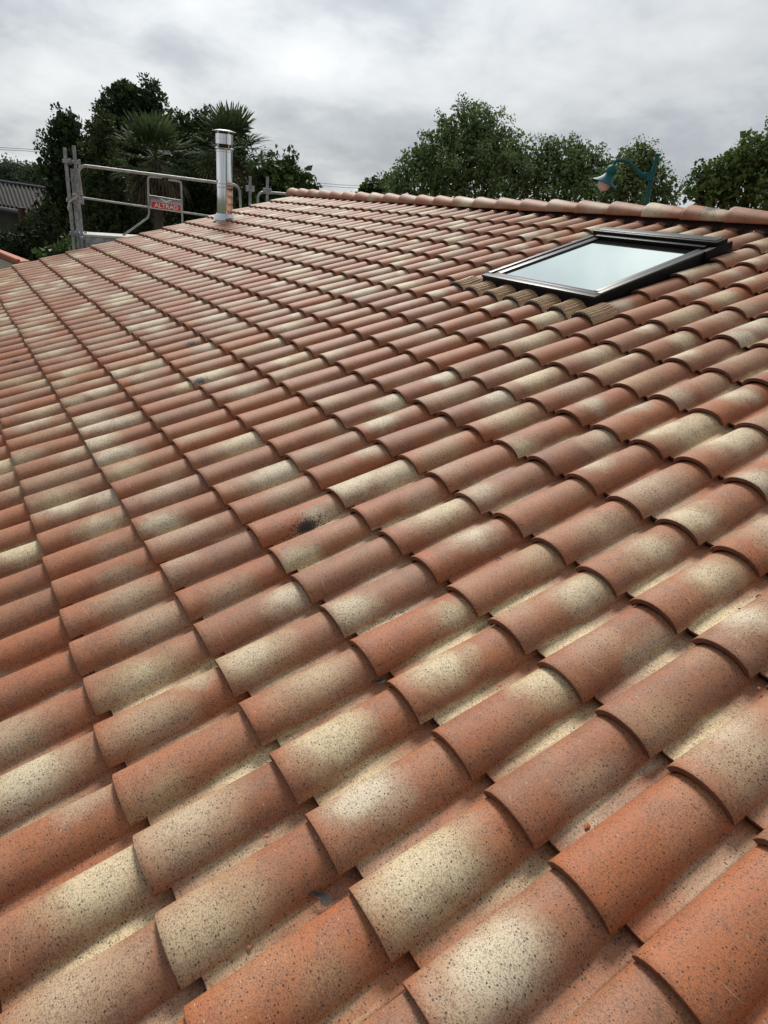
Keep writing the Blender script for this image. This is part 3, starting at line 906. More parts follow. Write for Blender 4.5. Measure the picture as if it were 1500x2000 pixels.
Yv, Zv = np.array([0, 1.0, 0]), np.array([0, 0, 1.0])
for (x, y, zt, dx) in ((SX - 0.02, 0.93, 1.595, 0.0), (SX + 0.05, 1.045, 1.635, 0.0), (SX - 0.06, 1.01, 1.33, 0), (SX, 3.76, 1.50, 0), (SX + .02, 4.06, 1.525, 0)):
    b = MB(); b.tube([(x, y, GROUND), (x, y, zt)], TR, 12)
    if y < 2:
        b.tube([(x, y, 0.92), (x, y, 0.955)], TR + .006, 12); b.tube([(x, y, 1.16), (x, y, 1.20)], TR + .006, 12)
    b.build('standard', M_GALV_OLD, scaf)
for z in (1.42, 0.90, 0.44):
    for (x, y) in ((SX - .02, .93), (SX + .05, 1.045)):
        b = MB()
        b.box((x, y, z), (0.075, 0.085, 0.05), bev=0.006)
        b.box((x, y + .055, z), (0.045, 0.030, 0.085), bev=0.005)
        b.build('coupler', M_GALV_OLD, scaf)
for (x, y, z) in ((SX, 3.76, 1.31), (SX + .02, 4.06, 1.30)):
    b = MB(); b.box((x, y, z), (0.08, 0.13, 0.09), bev=0.006); b.build('coupler', M_GALV_OLD, scaf)
# first guard frame
b = MB()
top = [(SX, 1.10, 0.98), (SX, 1.085, 1.27)] + [tuple(p) for p in arcpts((SX, 1.20, 1.27), .115, math.pi, math.pi / 2, 7, Yv, Zv)] + [(SX, 3.43, 1.345)] + \
      [tuple(p) for p in arcpts((SX, 3.46, 1.225), .12, math.pi / 2, 0, 7, Yv, Zv)] + [(SX, 3.61, 0.72)]
b.tube(top, TR * .9, 12)
b.tube([(SX, 1.06, 0.955), (SX, 3.45, 0.815)], TR * .62, 10)
b.build('guardrail', M_GALV, scaf)
b = MB()
b.tube([(SX, 2.30, 1.335), (SX, 2.13, 1.335), (SX, 2.095, 1.315), (SX, 2.085, 1.28), (SX, 2.075, 0.80), (SX, 2.05, 0.74), (SX, 1.55, 0.38)], TR * .62, 10)
b.tube([(SX, 2.40, 1.315), (SX, 2.56, 1.31), (SX, 2.595, 1.29), (SX, 2.60, 1.25), (SX, 2.60, 0.60)], TR * .62, 10)
b.tube([(SX, 2.09, 1.068), (SX, 2.59, 1.035)], 0.007, 8)
b.build('toe_frame', M_GALV, scaf)
b = MB()   # second guard frame
b.tube([(SX, 3.90, .85), (SX, 3.90, 1.16)] + [tuple(p) for p in arcpts((SX, 4.00, 1.175), .10, math.pi, math.pi / 2, 7, Yv, Zv)] + [(SX, 4.3, 1.285), (SX, 6.2, 1.285)], TR * .9, 12)
b.build('guardrail', M_GALV, scaf)
b = MB()
b.box((SX - .05, 2.35, 0.440), (0.62, 2.60, 0.035), bev=0.004)
b.build('deck', M_DECKM, scaf)
b = MB()
b.box((SX + .245, 2.35, 0.350), (0.03, 2.60, 0.135), bev=0.003)
b.tube([(SX - .35, 1.03, .40), (SX + .28, 1.03, .40)], TR, 10)
b.build('deck_edge', M_GALV_OLD, scaf)
b = MB(); b.tube([(SX + .0, 0.925, -.4), (SX + .0, 0.925, 0.18)], TR + .006, 12); b.build('sleeve', M_ORANGEPAINT, scaf)
b = MB()
b.tube([(SX + .05, .96, .98), (SX + .06, 1.0, 1.0), (SX + .08, 1.03, .97), (SX + .07, .98, .93), (SX + .06, .91, .88), (SX + .06, .88, .80), (SX + .065, .89, .76)], [.010, .012, .012, .011, .010, .009, .004], 8)
b.build('strap', M_WHITEROPE, scaf)

# banner on the guard frame
sx = SX + 0.022
b = MB()
y0_, y1_, z0_, z1_ = 2.10, 2.585, 0.885, 1.060
slope = -0.045
def sgn(y, z): return (sx, y, z + slope * (y - y0_))
def slab(mb, pts, x0, x1):
    n = len(pts); V = [(x0, *p[1:]) for p in pts] + [(x1, *p[1:]) for p in pts]
    F = [list(range(n, 2 * n)), list(range(n))[::-1]] + [(k, (k + 1) % n, (k + 1) % n + n, k + n) for k in range(n)]
    mb.add(V, F)
slab(b, [sgn(y0_, z0_), sgn(y1_, z0_), sgn(y1_, z1_), sgn(y0_, z1_)], sx - .004, sx)
M_BAN, q, bb = newmat('banner_grey_gradient')
gtc = q.n('ShaderNodeTexCoord'); gs = q.n('ShaderNodeSeparateXYZ', ins={0: gtc.outputs['Generated']})
q.link(q.ramp(gs.outputs[2], [(0.45, (0.55, 0.56, 0.58)), (0.98, (0.06, 0.065, 0.075))]), bb.inputs['Base Color'])
bb.inputs['Roughness'].default_value = 0.6
banner = b.build('banner', M_BAN, scaf)
M_RED, q, bb = newmat('banner_red')
q.link(q.mix(q.n('ShaderNodeTexNoise', ins={'Scale': 3.0}).outputs[0], (0.62, 0.05, 0.03), (0.55, 0.04, 0.028)), bb.inputs['Base Color'])
bb.inputs['Roughness'].default_value = 0.6
b = MB(); slab(b, [sgn(y0_ + .012, z0_ + .012), sgn(y1_ - .012, z0_ + .012), sgn(y1_ - .012, z0_ + .098), sgn(y0_ + .012, z0_ + .098)], sx + .0006, sx + .002)
b.build('red_field', M_RED, banner)
M_WHT, q, bb = newmat('banner_white')
q.link(q.mix(q.n('ShaderNodeTexNoise', ins={'Scale': 3.0}).outputs[0], (0.8, 0.8, 0.8), (0.76, 0.76, 0.76)), bb.inputs['Base Color'])
tcv = bpy.data.curves.new('lettering', 'FONT'); tcv.body = 'ALTRAD'; tcv.size = 0.098; tcv.extrude = 0.0005; tcv.offset = 0.0012
tcv.align_x = 'CENTER'; tcv.align_y = 'CENTER'
to = bpy.data.objects.new('tmp', tcv); COL.objects.link(to)
bpy.context.view_layer.update()
dg = bpy.context.evaluated_depsgraph_get()
tm = bpy.data.meshes.new_from_object(to.evaluated_get(dg))
bpy.data.objects.remove(to)
vv = np.array([v.co[:] for v in tm.vertices]); xmin, xmax = vv[:, 0].min(), vv[:, 0].max(); ymin, ymax = vv[:, 1].min(), vv[:, 1].max()
for v in tm.vertices:
    yy = (v.co.x - xmin) / (xmax - xmin) * 0.375 + (y0_ + y1_) / 2 - 0.1875
    zq = (v.co.y - ymin) / (ymax - ymin) * 0.062 + z0_ + 0.024
    v.co = Vector((sx + .0035 + v.co.z, *sgn(yy, zq)[1:]))
tm.name = 'lettering'
lt = mkobj('lettering', tm, M_WHT, banner)
b = MB()   # gull emblem above the letters
ym = (y0_ + y1_) / 2; zm = z0_ + 0.118
gp = [(-.105, .040), (-.07, .042), (-.035, .030), (-.012, .016), (0, .020), (.012, .016), (.035, .030), (.07, .042), (.105, .040), (.065, .024), (.03, .006), (.008, -.006), (0, -.012), (-.008, -.006), (-.03, .006), (-.065, .024)]
n = len(gp); V = [(xx, *sgn(ym + a, zm + c)[1:]) for xx in (sx + .0008, sx + .0028) for (a, c) in gp]
F = []
for k in range(8): F.append((n + k, n + k + 1, n + (15 - k) % 16 if k < 7 else n + 8, n + (16 - k) % 16))
F = [(n + 0, n + 15, n + 1), (n + 1, n + 15, n + 14, n + 2), (n + 2, n + 14, n + 13, n + 3), (n + 3, n + 13, n + 12, n + 4), (n + 4, n + 12, n + 11, n + 5), (n + 5, n + 11, n + 10, n + 6), (n + 6, n + 10, n + 9, n + 7), (n + 7, n + 9, n + 8)]
F = [f[::-1] for f in F] + [(k, (k + 1) % n, (k + 1) % n + n, k + n) for k in range(n)]
b.add(V, F)
b.build('emblem', M_WHT, banner)

# ------------------------------------------------------------------ street lamp beyond the ridge
LD = 14.0
lb = PT(1262, 396, LD); lt_ = PT(1281, 303, LD)
lamp = thing('street_lamp', (lb[0], lb[1], GROUND), 'teal street lamp with bell shade on a curved arm rising behind the ridge', 'street lamp')
LX, LY = lb[0], lb[1]
ztop = lt_[2]
b = MB()
b.tube([(LX, LY, GROUND), (LX, LY, 0), (LX, LY, ztop - .25), (LX, LY, ztop)], [.075, .052, .036, .028], 16)
b.lathe((LX, LY, ztop - .01), (0, 0, 1), [(.028, 0), (.036, .01), (.034, .03), (.0, .045)], 16)
b.build('post', M_LAMP, lamp)
side = W(RC[0]); side[2] = 0; side /= np.linalg.norm(side)       # image-right, horizontal


def LP(px, py):
    """point in the vertical plane of the arm"""
    d = ray(px, py); nrm = np.cross(side, (0, 0, 1.0)); P0 = np.array([LX, LY, 0])
    return CW + d * (np.dot(P0 - CW, nrm) / np.dot(d, nrm))


def spline(P, n=8):
    P = [np.array(p) for p in P]; out = []
    for i in range(len(P) - 1):
        p0, p1, p2, p3 = P[max(i - 1, 0)], P[i], P[i + 1], P[min(i + 2, len(P) - 1)]
        for t in np.linspace(0, 1, n, endpoint=False):
            out.append(.5 * ((2 * p1) + (-p0 + p2) * t + (2 * p0 - 5 * p1 + 4 * p2 - p3) * t * t + (-p0 + 3 * p1 - 3 * p2 + p3) * t ** 3))
    out.append(P[-1]); return out


b = MB()
arm = spline([LP(x, y) for x, y in ((1200, 322), (1202, 315), (1210, 313.5), (1222, 315), (1234, 323), (1247, 336), (1257, 341.5), (1270, 342))], 6)
b.tube(arm, np.linspace(.024, .040, len(arm)), 10)
# web plate under the arm near the post
up_ = spline([LP(x, y) for x, y in ((1240, 330), (1249, 338), (1258, 342), (1270, 343))], 4)
dn_ = spline([LP(x, y) for x, y in ((1241, 332), (1248, 344), (1257, 349), (1268, 352))], 4)
nr = np.cross(side, (0, 0, 1.0)) * .014
V = [p + s_ * nr for s_ in (-1, 1) for p in up_ + dn_]
n = len(up_); m2 = 2 * n
F = [(k, k + 1, n + k + 1, n + k) for k in range(n - 1)] + [(m2 + k + 1, m2 + k, m2 + n + k, m2 + n + k + 1) for k in range(n - 1)]
F += [(k + 1, k, m2 + k, m2 + k + 1) for k in range(n - 1)] + [(n + k, n + k + 1, m2 + n + k + 1, m2 + n + k) for k in range(n - 1)]
b.add(V, F)
b.tube([LP(1269, 336), LP(1266.5, 353)], .062, 14)
b.build('arm', M_LAMP, lamp)
ht = LP(1198.5, 325); hb = LP(1183.5, 353)
ax = (ht - hb); hl = np.linalg.norm(ax); ax = ax / hl
s1 = 1.0
prof = [(.006, hl + .02), (.055, hl + .005), (.085, hl - .03), (.092, hl - .075), (.080, hl - .120), (.072, hl - .138), (.078, hl - .142), (.080, hl - .150), (.090, hl - .175), (.125, hl - .225), (.168, hl - .262), (.172, hl - .268), (.225, hl - .300), (.236, hl - .318), (.228, hl - .322), (.16, hl - .285), (.11, hl - .22)]
b = MB(); b.lathe(hb, ax, prof, 36); b.tube([LP(1200, 324), ht + ax * .0], .022, 10)
b.build('shade', M_LAMP, lamp)
b = MB()
gl = [(.118 * math.cos(a), hl - .300 + .118 * math.sin(a) * 1.05) for a in np.linspace(0.25, -math.pi / 2 + .01, 12)]
b.lathe(hb, ax, gl, 28)
b.build('globe', M_GLOBE, lamp)

# ------------------------------------------------------------------ loose things on the tiles
def on_roof(px, py, z=0.0):
    d = RC.T @ np.array([(px - 750) / FPX, (py - 1000) / FPX, 1.0])
    return CP + (z - CP[2]) / d[2] * d


def dead_leaf(name, px, py, outline, z, lab, mat, lift=0.006, curl=0.006):
    o = on_roof(px, py, z)
    ctr = np.mean([on_roof(*p, z) for p in outline], axis=0)
    pts = [on_roof(*p, z) for p in outline]
    V = []; n = len(pts)
    rings = [0.0, 0.35, 0.7, 1.0]
    for s_ in (0, 1):
        for r in rings[1:]:
            for k, p in enumerate(pts):
                q = ctr + (p - ctr) * r
                V.append(W([q[0], q[1], q[2] + lift + curl * r * r * (0.5 + 0.5 * math.sin(k * 0.9)) - s_ * .0012]))
        V.append(W([ctr[0], ctr[1], z + lift - s_ * .0012]))
    F = []; m_ = 3 * n + 1
    for s_ in (0, 1):
        o_ = s_ * m_
        for r in range(2):
            for k in range(n):
                f = (o_ + r * n + k, o_ + r * n + (k + 1) % n, o_ + (r + 1) * n + (k + 1) % n, o_ + (r + 1) * n + k); F.append(f[::-1] if s_ else f)
        for k in range(n):
            f = (o_ + 3 * n, o_ + (k + 1) % n, o_ + k); F.append(f)
    for k in range(n): F.append((2 * n + k, 2 * n + (k + 1) % n, m_ + 2 * n + (k + 1) % n, m_ + 2 * n + k))
    base = W([ctr[0], ctr[1], z + lift])
    root = thing(name, base, lab, 'leaf')
    b = MB(); b.add(V, F, True); b.build('blade', mat, root)
    return root, ctr


lf, ctr = dead_leaf('dead_leaf', 632, 1758, [(605, 1750), (613, 1746), (622, 1748), (634, 1746), (645, 1750), (651, 1756), (648, 1764), (643, 1773), (634, 1774), (628, 1768), (625, 1760), (616, 1753)], -0.016,
                    'grey curled dead leaf lying in the tile channel near the bottom of the picture', M_LEAFDRY)
b = MB(); b.tube([W(on_roof(650, 1758, -.010)), W(on_roof(656, 1755, -.009)), W(on_roof(661, 1752, -.010))], [.0016, .0012, .0009], 6); b.build('stem', M_LEAFDRY, lf)
l2, _ = dead_leaf('dead_leaf', 743, 1334, [(732, 1336), (740, 1333), (748, 1329), (756, 1331), (750, 1337), (741, 1338)], -0.012,
                  'small dry brown leaf caught under a tile corner in the middle of the roof', M_LEAFDRY, .006, .006)
# dry twigs blown into the channels
for (xa_, ya_, xb_, yb_, lab) in ((1237, 1041, 1246, 1037, 'short dry twig on the cream channel at the right, third course below the skylight'),
                                  (1440, 1188, 1449, 1193, 'dark bit of twig on the cream channel near the right edge'),
                                  (968, 1090, 981, 1093, 'thin brown twig lying in an orange channel right of the centre'),
                                  (1476, 1166, 1487, 1162, 'tiny curled twig at the far right edge of the roof'),
                                  (716, 1333, 741, 1330, 'brown twig poking from under a tile lip left of the middle')):
    m_ = MB(); pm = ((xa_ + xb_) / 2, (ya_ + yb_) / 2 - 2)
    m_.tube([W(on_roof(xa_, ya_, -.022)), W(on_roof(*pm, -.014)), W(on_roof(xb_, yb_, -.020))], [.0014, .0022, .0008], 6)
    tag(m_.build('dry_twig', M_BARK), lab, 'twig', 'dry twigs in the tile channels')
# terracotta crumbs
crumbs = [(1146, 1615, .009, 'largest orange clay crumb on a pale tile channel, right of centre near the bottom'),
          (976, 1340, .006, 'thin orange clay crumb in the shaded channel left of a cream tile'),
          (520, 1634, .006, 'small orange clay crumb in a channel at lower left, above the grey leaf'),
          (486, 1852, .005, 'small orange clay crumb in the channel at the bottom left'),
          (1482, 1345, .005, 'dark clay crumb in the cream channel at the right edge')]
for n_c, (x, y, r, lab) in enumerate(crumbs):
    q = on_roof(x, y, -0.0165); wq = W(q)
    import bmesh
    bm = bmesh.new(); bmesh.ops.create_icosphere(bm, subdivisions=1, radius=r)
    for v in bm.verts:
        v.co *= random.uniform(.7, 1.15); v.co.z *= 0.4; v.co.x *= 1.35
    me = bpy.data.meshes.new('tile_crumb'); bm.to_mesh(me); bm.free()
    o = mkobj('tile_crumb', me, M_ORANGE); o.location = Vector(wq) + Vector((0, 0, r * .3)); o.rotation_euler = (SL, 0, random.uniform(0, 3))
    tag(o, lab, 'clay crumb', 'broken terracotta crumbs on the tiles')

# ------------------------------------------------------------------ ground, far wood
b = MB()
S_ = 900
N_ = 40
xs = np.linspace(-1, 1, N_ + 1); xs = np.sign(xs) * np.abs(xs) ** 2.2 * S_
V = [(x, y, GROUND) for y in xs for x in xs]
b.add(V, [(r * (N_ + 1) + k, r * (N_ + 1) + k + 1, (r + 1) * (N_ + 1) + k + 1, (r + 1) * (N_ + 1) + k) for r in range(N_) for k in range(N_)])
M_GROUND = noisy('meadow_ground', (0.035, 0.055, 0.020), (0.065, 0.07, 0.033), 0.25, 0.95, bump=0.03, bscale=6)
tag(b.build('ground', M_GROUND), kind='structure')


def unit(n):
    v = RNG.normal(size=(n, 3)); return v / np.linalg.norm(v, axis=1, keepdims=True)


def leaf_cards(P, size, aspect=1.6, droop=0.0, outward=None):
    """P (n,3) -> rhombic leaf mesh arrays"""
    n = len(P)
    d = unit(n); 
    if outward is not None: d = d + outward * 0.7
    d[:, 2] -= droop; d /= np.linalg.norm(d, axis=1, keepdims=True)
    s = np.cross(d, unit(n)); s /= (np.linalg.norm(s, axis=1, keepdims=True) + 1e-9)
    L = (size * RNG.uniform(.6, 1.3, n))[:, None]
    nrm = np.cross(d, s)
    a = P; c = P + d * L; bm_ = P + d * L * .5 + s * L / aspect * .5 + nrm * L * .08; dm = P + d * L * .5 - s * L / aspect * .5 + nrm * L * .08
    V = np.stack([a, bm_, c, dm], 1).reshape(-1, 3)
    F = np.arange(4 * n).reshape(-1, 4)
    return V, F


def crown(blobs, size, dens=1.0, clump=0.26, leaves=70, aspect=1.6, droop=0.1, squash=1.0, inner=0.35, ragged=True):
    Vs, Ts = [], []
    for (c, R) in blobs:
        c = np.array(c)
        M = max(8, int(46 * dens * min(R, 3.0) ** 1.1 / 1.2))
        dirs = unit(M); rad = R * RNG.uniform(.55, 1.08, M) ** 0.8
        C_ = c + dirs * rad[:, None] * np.array([1, 1, squash])
        cr = R * clump * RNG.uniform(.5, 1.35, M)
        tone = np.clip(RNG.normal(.42, .2, M), 0, 1)
        k = np.maximum(10, (leaves * (cr / 0.3) ** 1.3).astype(int))
        idx = np.repeat(np.arange(M), k)
        off = unit(len(idx)) * (RNG.random(len(idx)) ** 0.5)[:, None] * cr[idx][:, None]
        P = C_[idx] + off
        V, F = leaf_cards(P, size, aspect, droop, off / (cr[idx][:, None] + 1e-6))
        Vs.append(V); Ts.append(np.repeat(np.clip(tone[idx] + RNG.normal(0, .22, len(idx)), 0, 1), 4))
        ni = int(len(idx) * inner)
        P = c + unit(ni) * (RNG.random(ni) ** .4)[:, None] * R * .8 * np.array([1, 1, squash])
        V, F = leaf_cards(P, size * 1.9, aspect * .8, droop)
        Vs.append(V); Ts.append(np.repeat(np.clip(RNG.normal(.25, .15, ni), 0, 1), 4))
    V = np.concatenate(Vs); T = np.concatenate(Ts)
    return V, np.arange(len(V)).reshape(-1, 4), T


def branches(mb, base, blobs, r0):
    """tapered trunk and limbs reaching into every crown lobe"""
    base = np.array(base, float)
    cen = np.mean([c for c, R in blobs], axis=0)
    low = min(c[2] - R for c, R in blobs)
    fork = np.array([base[0] * .7 + cen[0] * .3, base[1] * .7 + cen[1] * .3, max(base[2] + 1.2, base[2] * .35 + low * .65)])
    mb.tube([base, base * .6 + fork * .4 + np.array([.06, .04, 0]), fork], [r0, r0 * .8, r0 * .62], 10)
    for c, R in blobs:
        c = np.array(c); mid = (fork + c) / 2 + RNG.normal(0, .12, 3)
        mb.tube([fork, mid, c, c + np.array([0, 0, R * .55])], [r0 * .42, r0 * .26, r0 * .14, r0 * .04], 7)
        for k in range(5):
            d = unit(1)[0]; d[2] = abs(d[2])
            mb.tube([mid * .4 + c * .6, c + d * R * .45, c + d * R * .85], [r0 * .12, r0 * .07, r0 * .02], 5)


def tree(name, specs, D, size, mat, lab, cat='tree', group=None, r0=.16, spread=.5, **kw):
    """specs: (px, py, radius px, depth offset)"""
    blobs = [(PT(x, y, D + dd), r / FPX * D * 1.02) for (x, y, r, dd) in specs]
    cen = np.mean([c for c, R in blobs], axis=0)
    if name in ('willow_tree', 'poplar_tree'):      # the crown goes on below the ridge line
        lowb = sorted(blobs, key=lambda b_: b_[0][2])[:5]
        blobs = blobs + [(c + np.array([0, 0, -1.3]), R) for c, R in lowb] + [(c * .7 + cen * .3 + np.array([0, 0, -2.4]), R * 1.1) for c, R in lowb[:3]]
    root = thing(name, (cen[0], cen[1], GROUND), lab, cat, group)
    V, F, T = crown(blobs, size, **kw)
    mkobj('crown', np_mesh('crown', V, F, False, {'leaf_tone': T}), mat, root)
    b = MB(); branches(b, (cen[0], cen[1], GROUND), blobs, r0)
    b.build('trunk', M_BARK, root)
    return root


# left group, from the tall evergreens to the shrubs
tree('evergreen_tree', [(133, 250, 26, 0), (128, 285, 36, .3), (118, 325, 34, 0), (150, 350, 36, .4), (165, 300, 26, .8), (130, 395, 42, .8), (160, 440, 44, .8)], 21, .085, L_DARK,
     'dark evergreen tree with an upright tuft of foliage, leftmost behind the scaffold posts', leaves=120, clump=.27, droop=-.5)
tree('evergreen_tree', [(240, 200, 36, 1.5), (285, 200, 34, 1.5), (215, 225, 28, 1.0), (262, 195, 24, 1.2), (250, 255, 52, 1.6), (295, 240, 36, 1.8), (220, 300, 50, 1.6), (280, 320, 56, 2), (230, 370, 56, 2.0), (300, 400, 60, 2.2)], 22, .085, L_DARK,
     'tallest dark evergreen behind the fan palm, rising highest on the left', leaves=120, clump=.25, droop=-.6)
tree('leafy_tree', [(205, 245, 26, 0), (195, 285, 34, 0), (210, 330, 40, 0), (190, 380, 44, 0), (240, 400, 50, .3), (200, 440, 50, 0), (265, 450, 45, .3), (300, 350, 34, .8)], 19.0, .075, L_BROWNGREEN,
     'bronze green bushy tree between the scaffold posts and the fan palm', leaves=120, clump=.25)
tree('evergreen_tree', [(345, 255, 28, 0), (372, 262, 30, .4), (405, 250, 30, .6), (350, 310, 46, .4), (395, 320, 50, .4), (360, 380, 55, .6), (420, 390, 55, .6), (440, 300, 44, 1.0), (465, 350, 44, 1.0), (480, 400, 40, 1)], 22, .085, L_DARK,
     'dark evergreen between the two palms, behind the steel flue', leaves=120, clump=.25, droop=-.5)
tree('laurel_tree', [(525, 335, 30, 0), (560, 335, 34, .2), (590, 352, 26, .3), (540, 370, 40, 0), (585, 385, 32, .2), (500, 370, 34, 0), (470, 385, 40, 0), (490, 425, 40, 0), (560, 410, 45, .4)], 19, .11, L_BRIGHT,
     'rounded glossy green tree right of the steel flue, above the gable corner', leaves=75, clump=.26, aspect=1.8, droop=.4)
tree('shrub', [(128, 484, 20, 0), (105, 492, 17, 0), (150, 478, 14, 0.2), (118, 505, 20, 0), (85, 500, 12, 0)], 14.0, .075, L_BRIGHT,
     'bright green broad-leaved shrub low beside the scaffold posts', 'shrub', leaves=90, clump=.30, r0=.06, aspect=1.9, droop=.1)
tree('shrub', [(18, 470, 26, 0), (55, 470, 28, 0), (20, 500, 22, 0), (60, 505, 30, 0), (90, 450, 26, .5), (90, 480, 24, .3)], 19, .085, L_IVY,
     'dark shrub in front of the grey barn wall at the left edge', 'shrub', leaves=60, clump=.3, r0=.06)
tree('shrub', [(80, 415, 16, 0), (92, 420, 22, 0), (95, 445, 30, 0), (115, 465, 30, 0), (75, 440, 18, 0)], 20.5, .09, L_BROWNGREEN,
     'bushy shrub against the right end of the barn roof', 'shrub', leaves=60, clump=.3, r0=.06)
# right group
tree('willow_tree', [(925, 258, 52, 0), (885, 280, 50, 0), (965, 285, 50, .2), (1000, 300, 42, .4), (850, 300, 42, -.2), (820, 315, 36, 0), (905, 340, 62, -.6), (970, 350, 62, -.6), (850, 365, 60, -.4), (795, 345, 34, 0), (1015, 345, 44, 0), (775, 370, 34, 0), (930, 235, 30, .3), (870, 245, 22, 0)], 20, .065, L_OLIVE,
     'largest grey green tree, its crown the highest behind the ridge', leaves=110, clump=.23, droop=.2, r0=.2)
tree('willow_tree', [(1065, 308, 36, 0), (1110, 312, 36, 0), (1140, 330, 36, 0), (1050, 350, 48, -.4), (1110, 360, 50, -.4), (1165, 360, 40, 0), (1080, 290, 20, 0), (1125, 290, 20, .2), (1155, 305, 22, .3), (1185, 335, 30, .2), (1180, 375, 40, .1)], 20.5, .062, L_OLIVE,
     'middle grey green tree between the tallest crown and the street lamp', leaves=110, clump=.24, droop=.2)
tree('willow_tree', [(1250, 318, 34, 0), (1225, 310, 22, 0), (1265, 340, 34, 0), (1215, 345, 36, .2), (1290, 355, 28, 0), (1240, 380, 42, -.2), (1300, 385, 28, 0), (1195, 380, 36, 0), (1255, 295, 14, 0), (1275, 310, 16, 0)], 18.5, .058, L_OLIVE,
     'sparse thin-leaved tree directly behind the teal street lamp', leaves=80, clump=.33, droop=.1, inner=.45)
tree('poplar_tree', [(1460, 290, 26, 0), (1485, 310, 40, 0), (1440, 320, 30, 0), (1400, 335, 26, 0), (1375, 345, 22, 0), (1420, 365, 44, 0), (1480, 375, 52, 0), (1375, 385, 36, 0), (1530, 330, 50, 0), (1550, 270, 40, 0), (1390, 375, 30, .2)], 17, .075, L_POPLAR,
     'broad-leaved bright green tree at the right edge behind the ridge', leaves=80, clump=.30, aspect=1.15, droop=.3, inner=.2)
tree('leafy_tree', [(735, 362, 20, 0), (712, 374, 14, 0), (755, 370, 24, 0), (725, 385, 22, 0), (775, 352, 16, 0)], 26, .12, L_BRIGHT,
     'small round tree at the left foot of the large crown, just above the ridge', leaves=40, clump=.3)


for k, (x, y, h, lab) in enumerate(((18.5, 7.5, 11.0, 'unseen tall dark evergreen added out of frame to the right, for dark bands in the flue reflection'),)):  # unseen tree, added only to give the flue dark bands to reflect
    bl = [(np.array([x + RNG.normal(0, .9), y + RNG.normal(0, .9), GROUND + 2.5 + q_ * (h - 3.5) / 6]), 2.0) for q_ in range(7)]
    root = thing('evergreen_tree', (x, y, GROUND), lab, 'tree')
    V, F, T = crown(bl, .32, leaves=9, clump=.3)
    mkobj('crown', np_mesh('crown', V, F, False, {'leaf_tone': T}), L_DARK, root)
    b = MB(); branches(b, (x, y, GROUND), bl, .2); b.build('trunk', M_BARK, root)


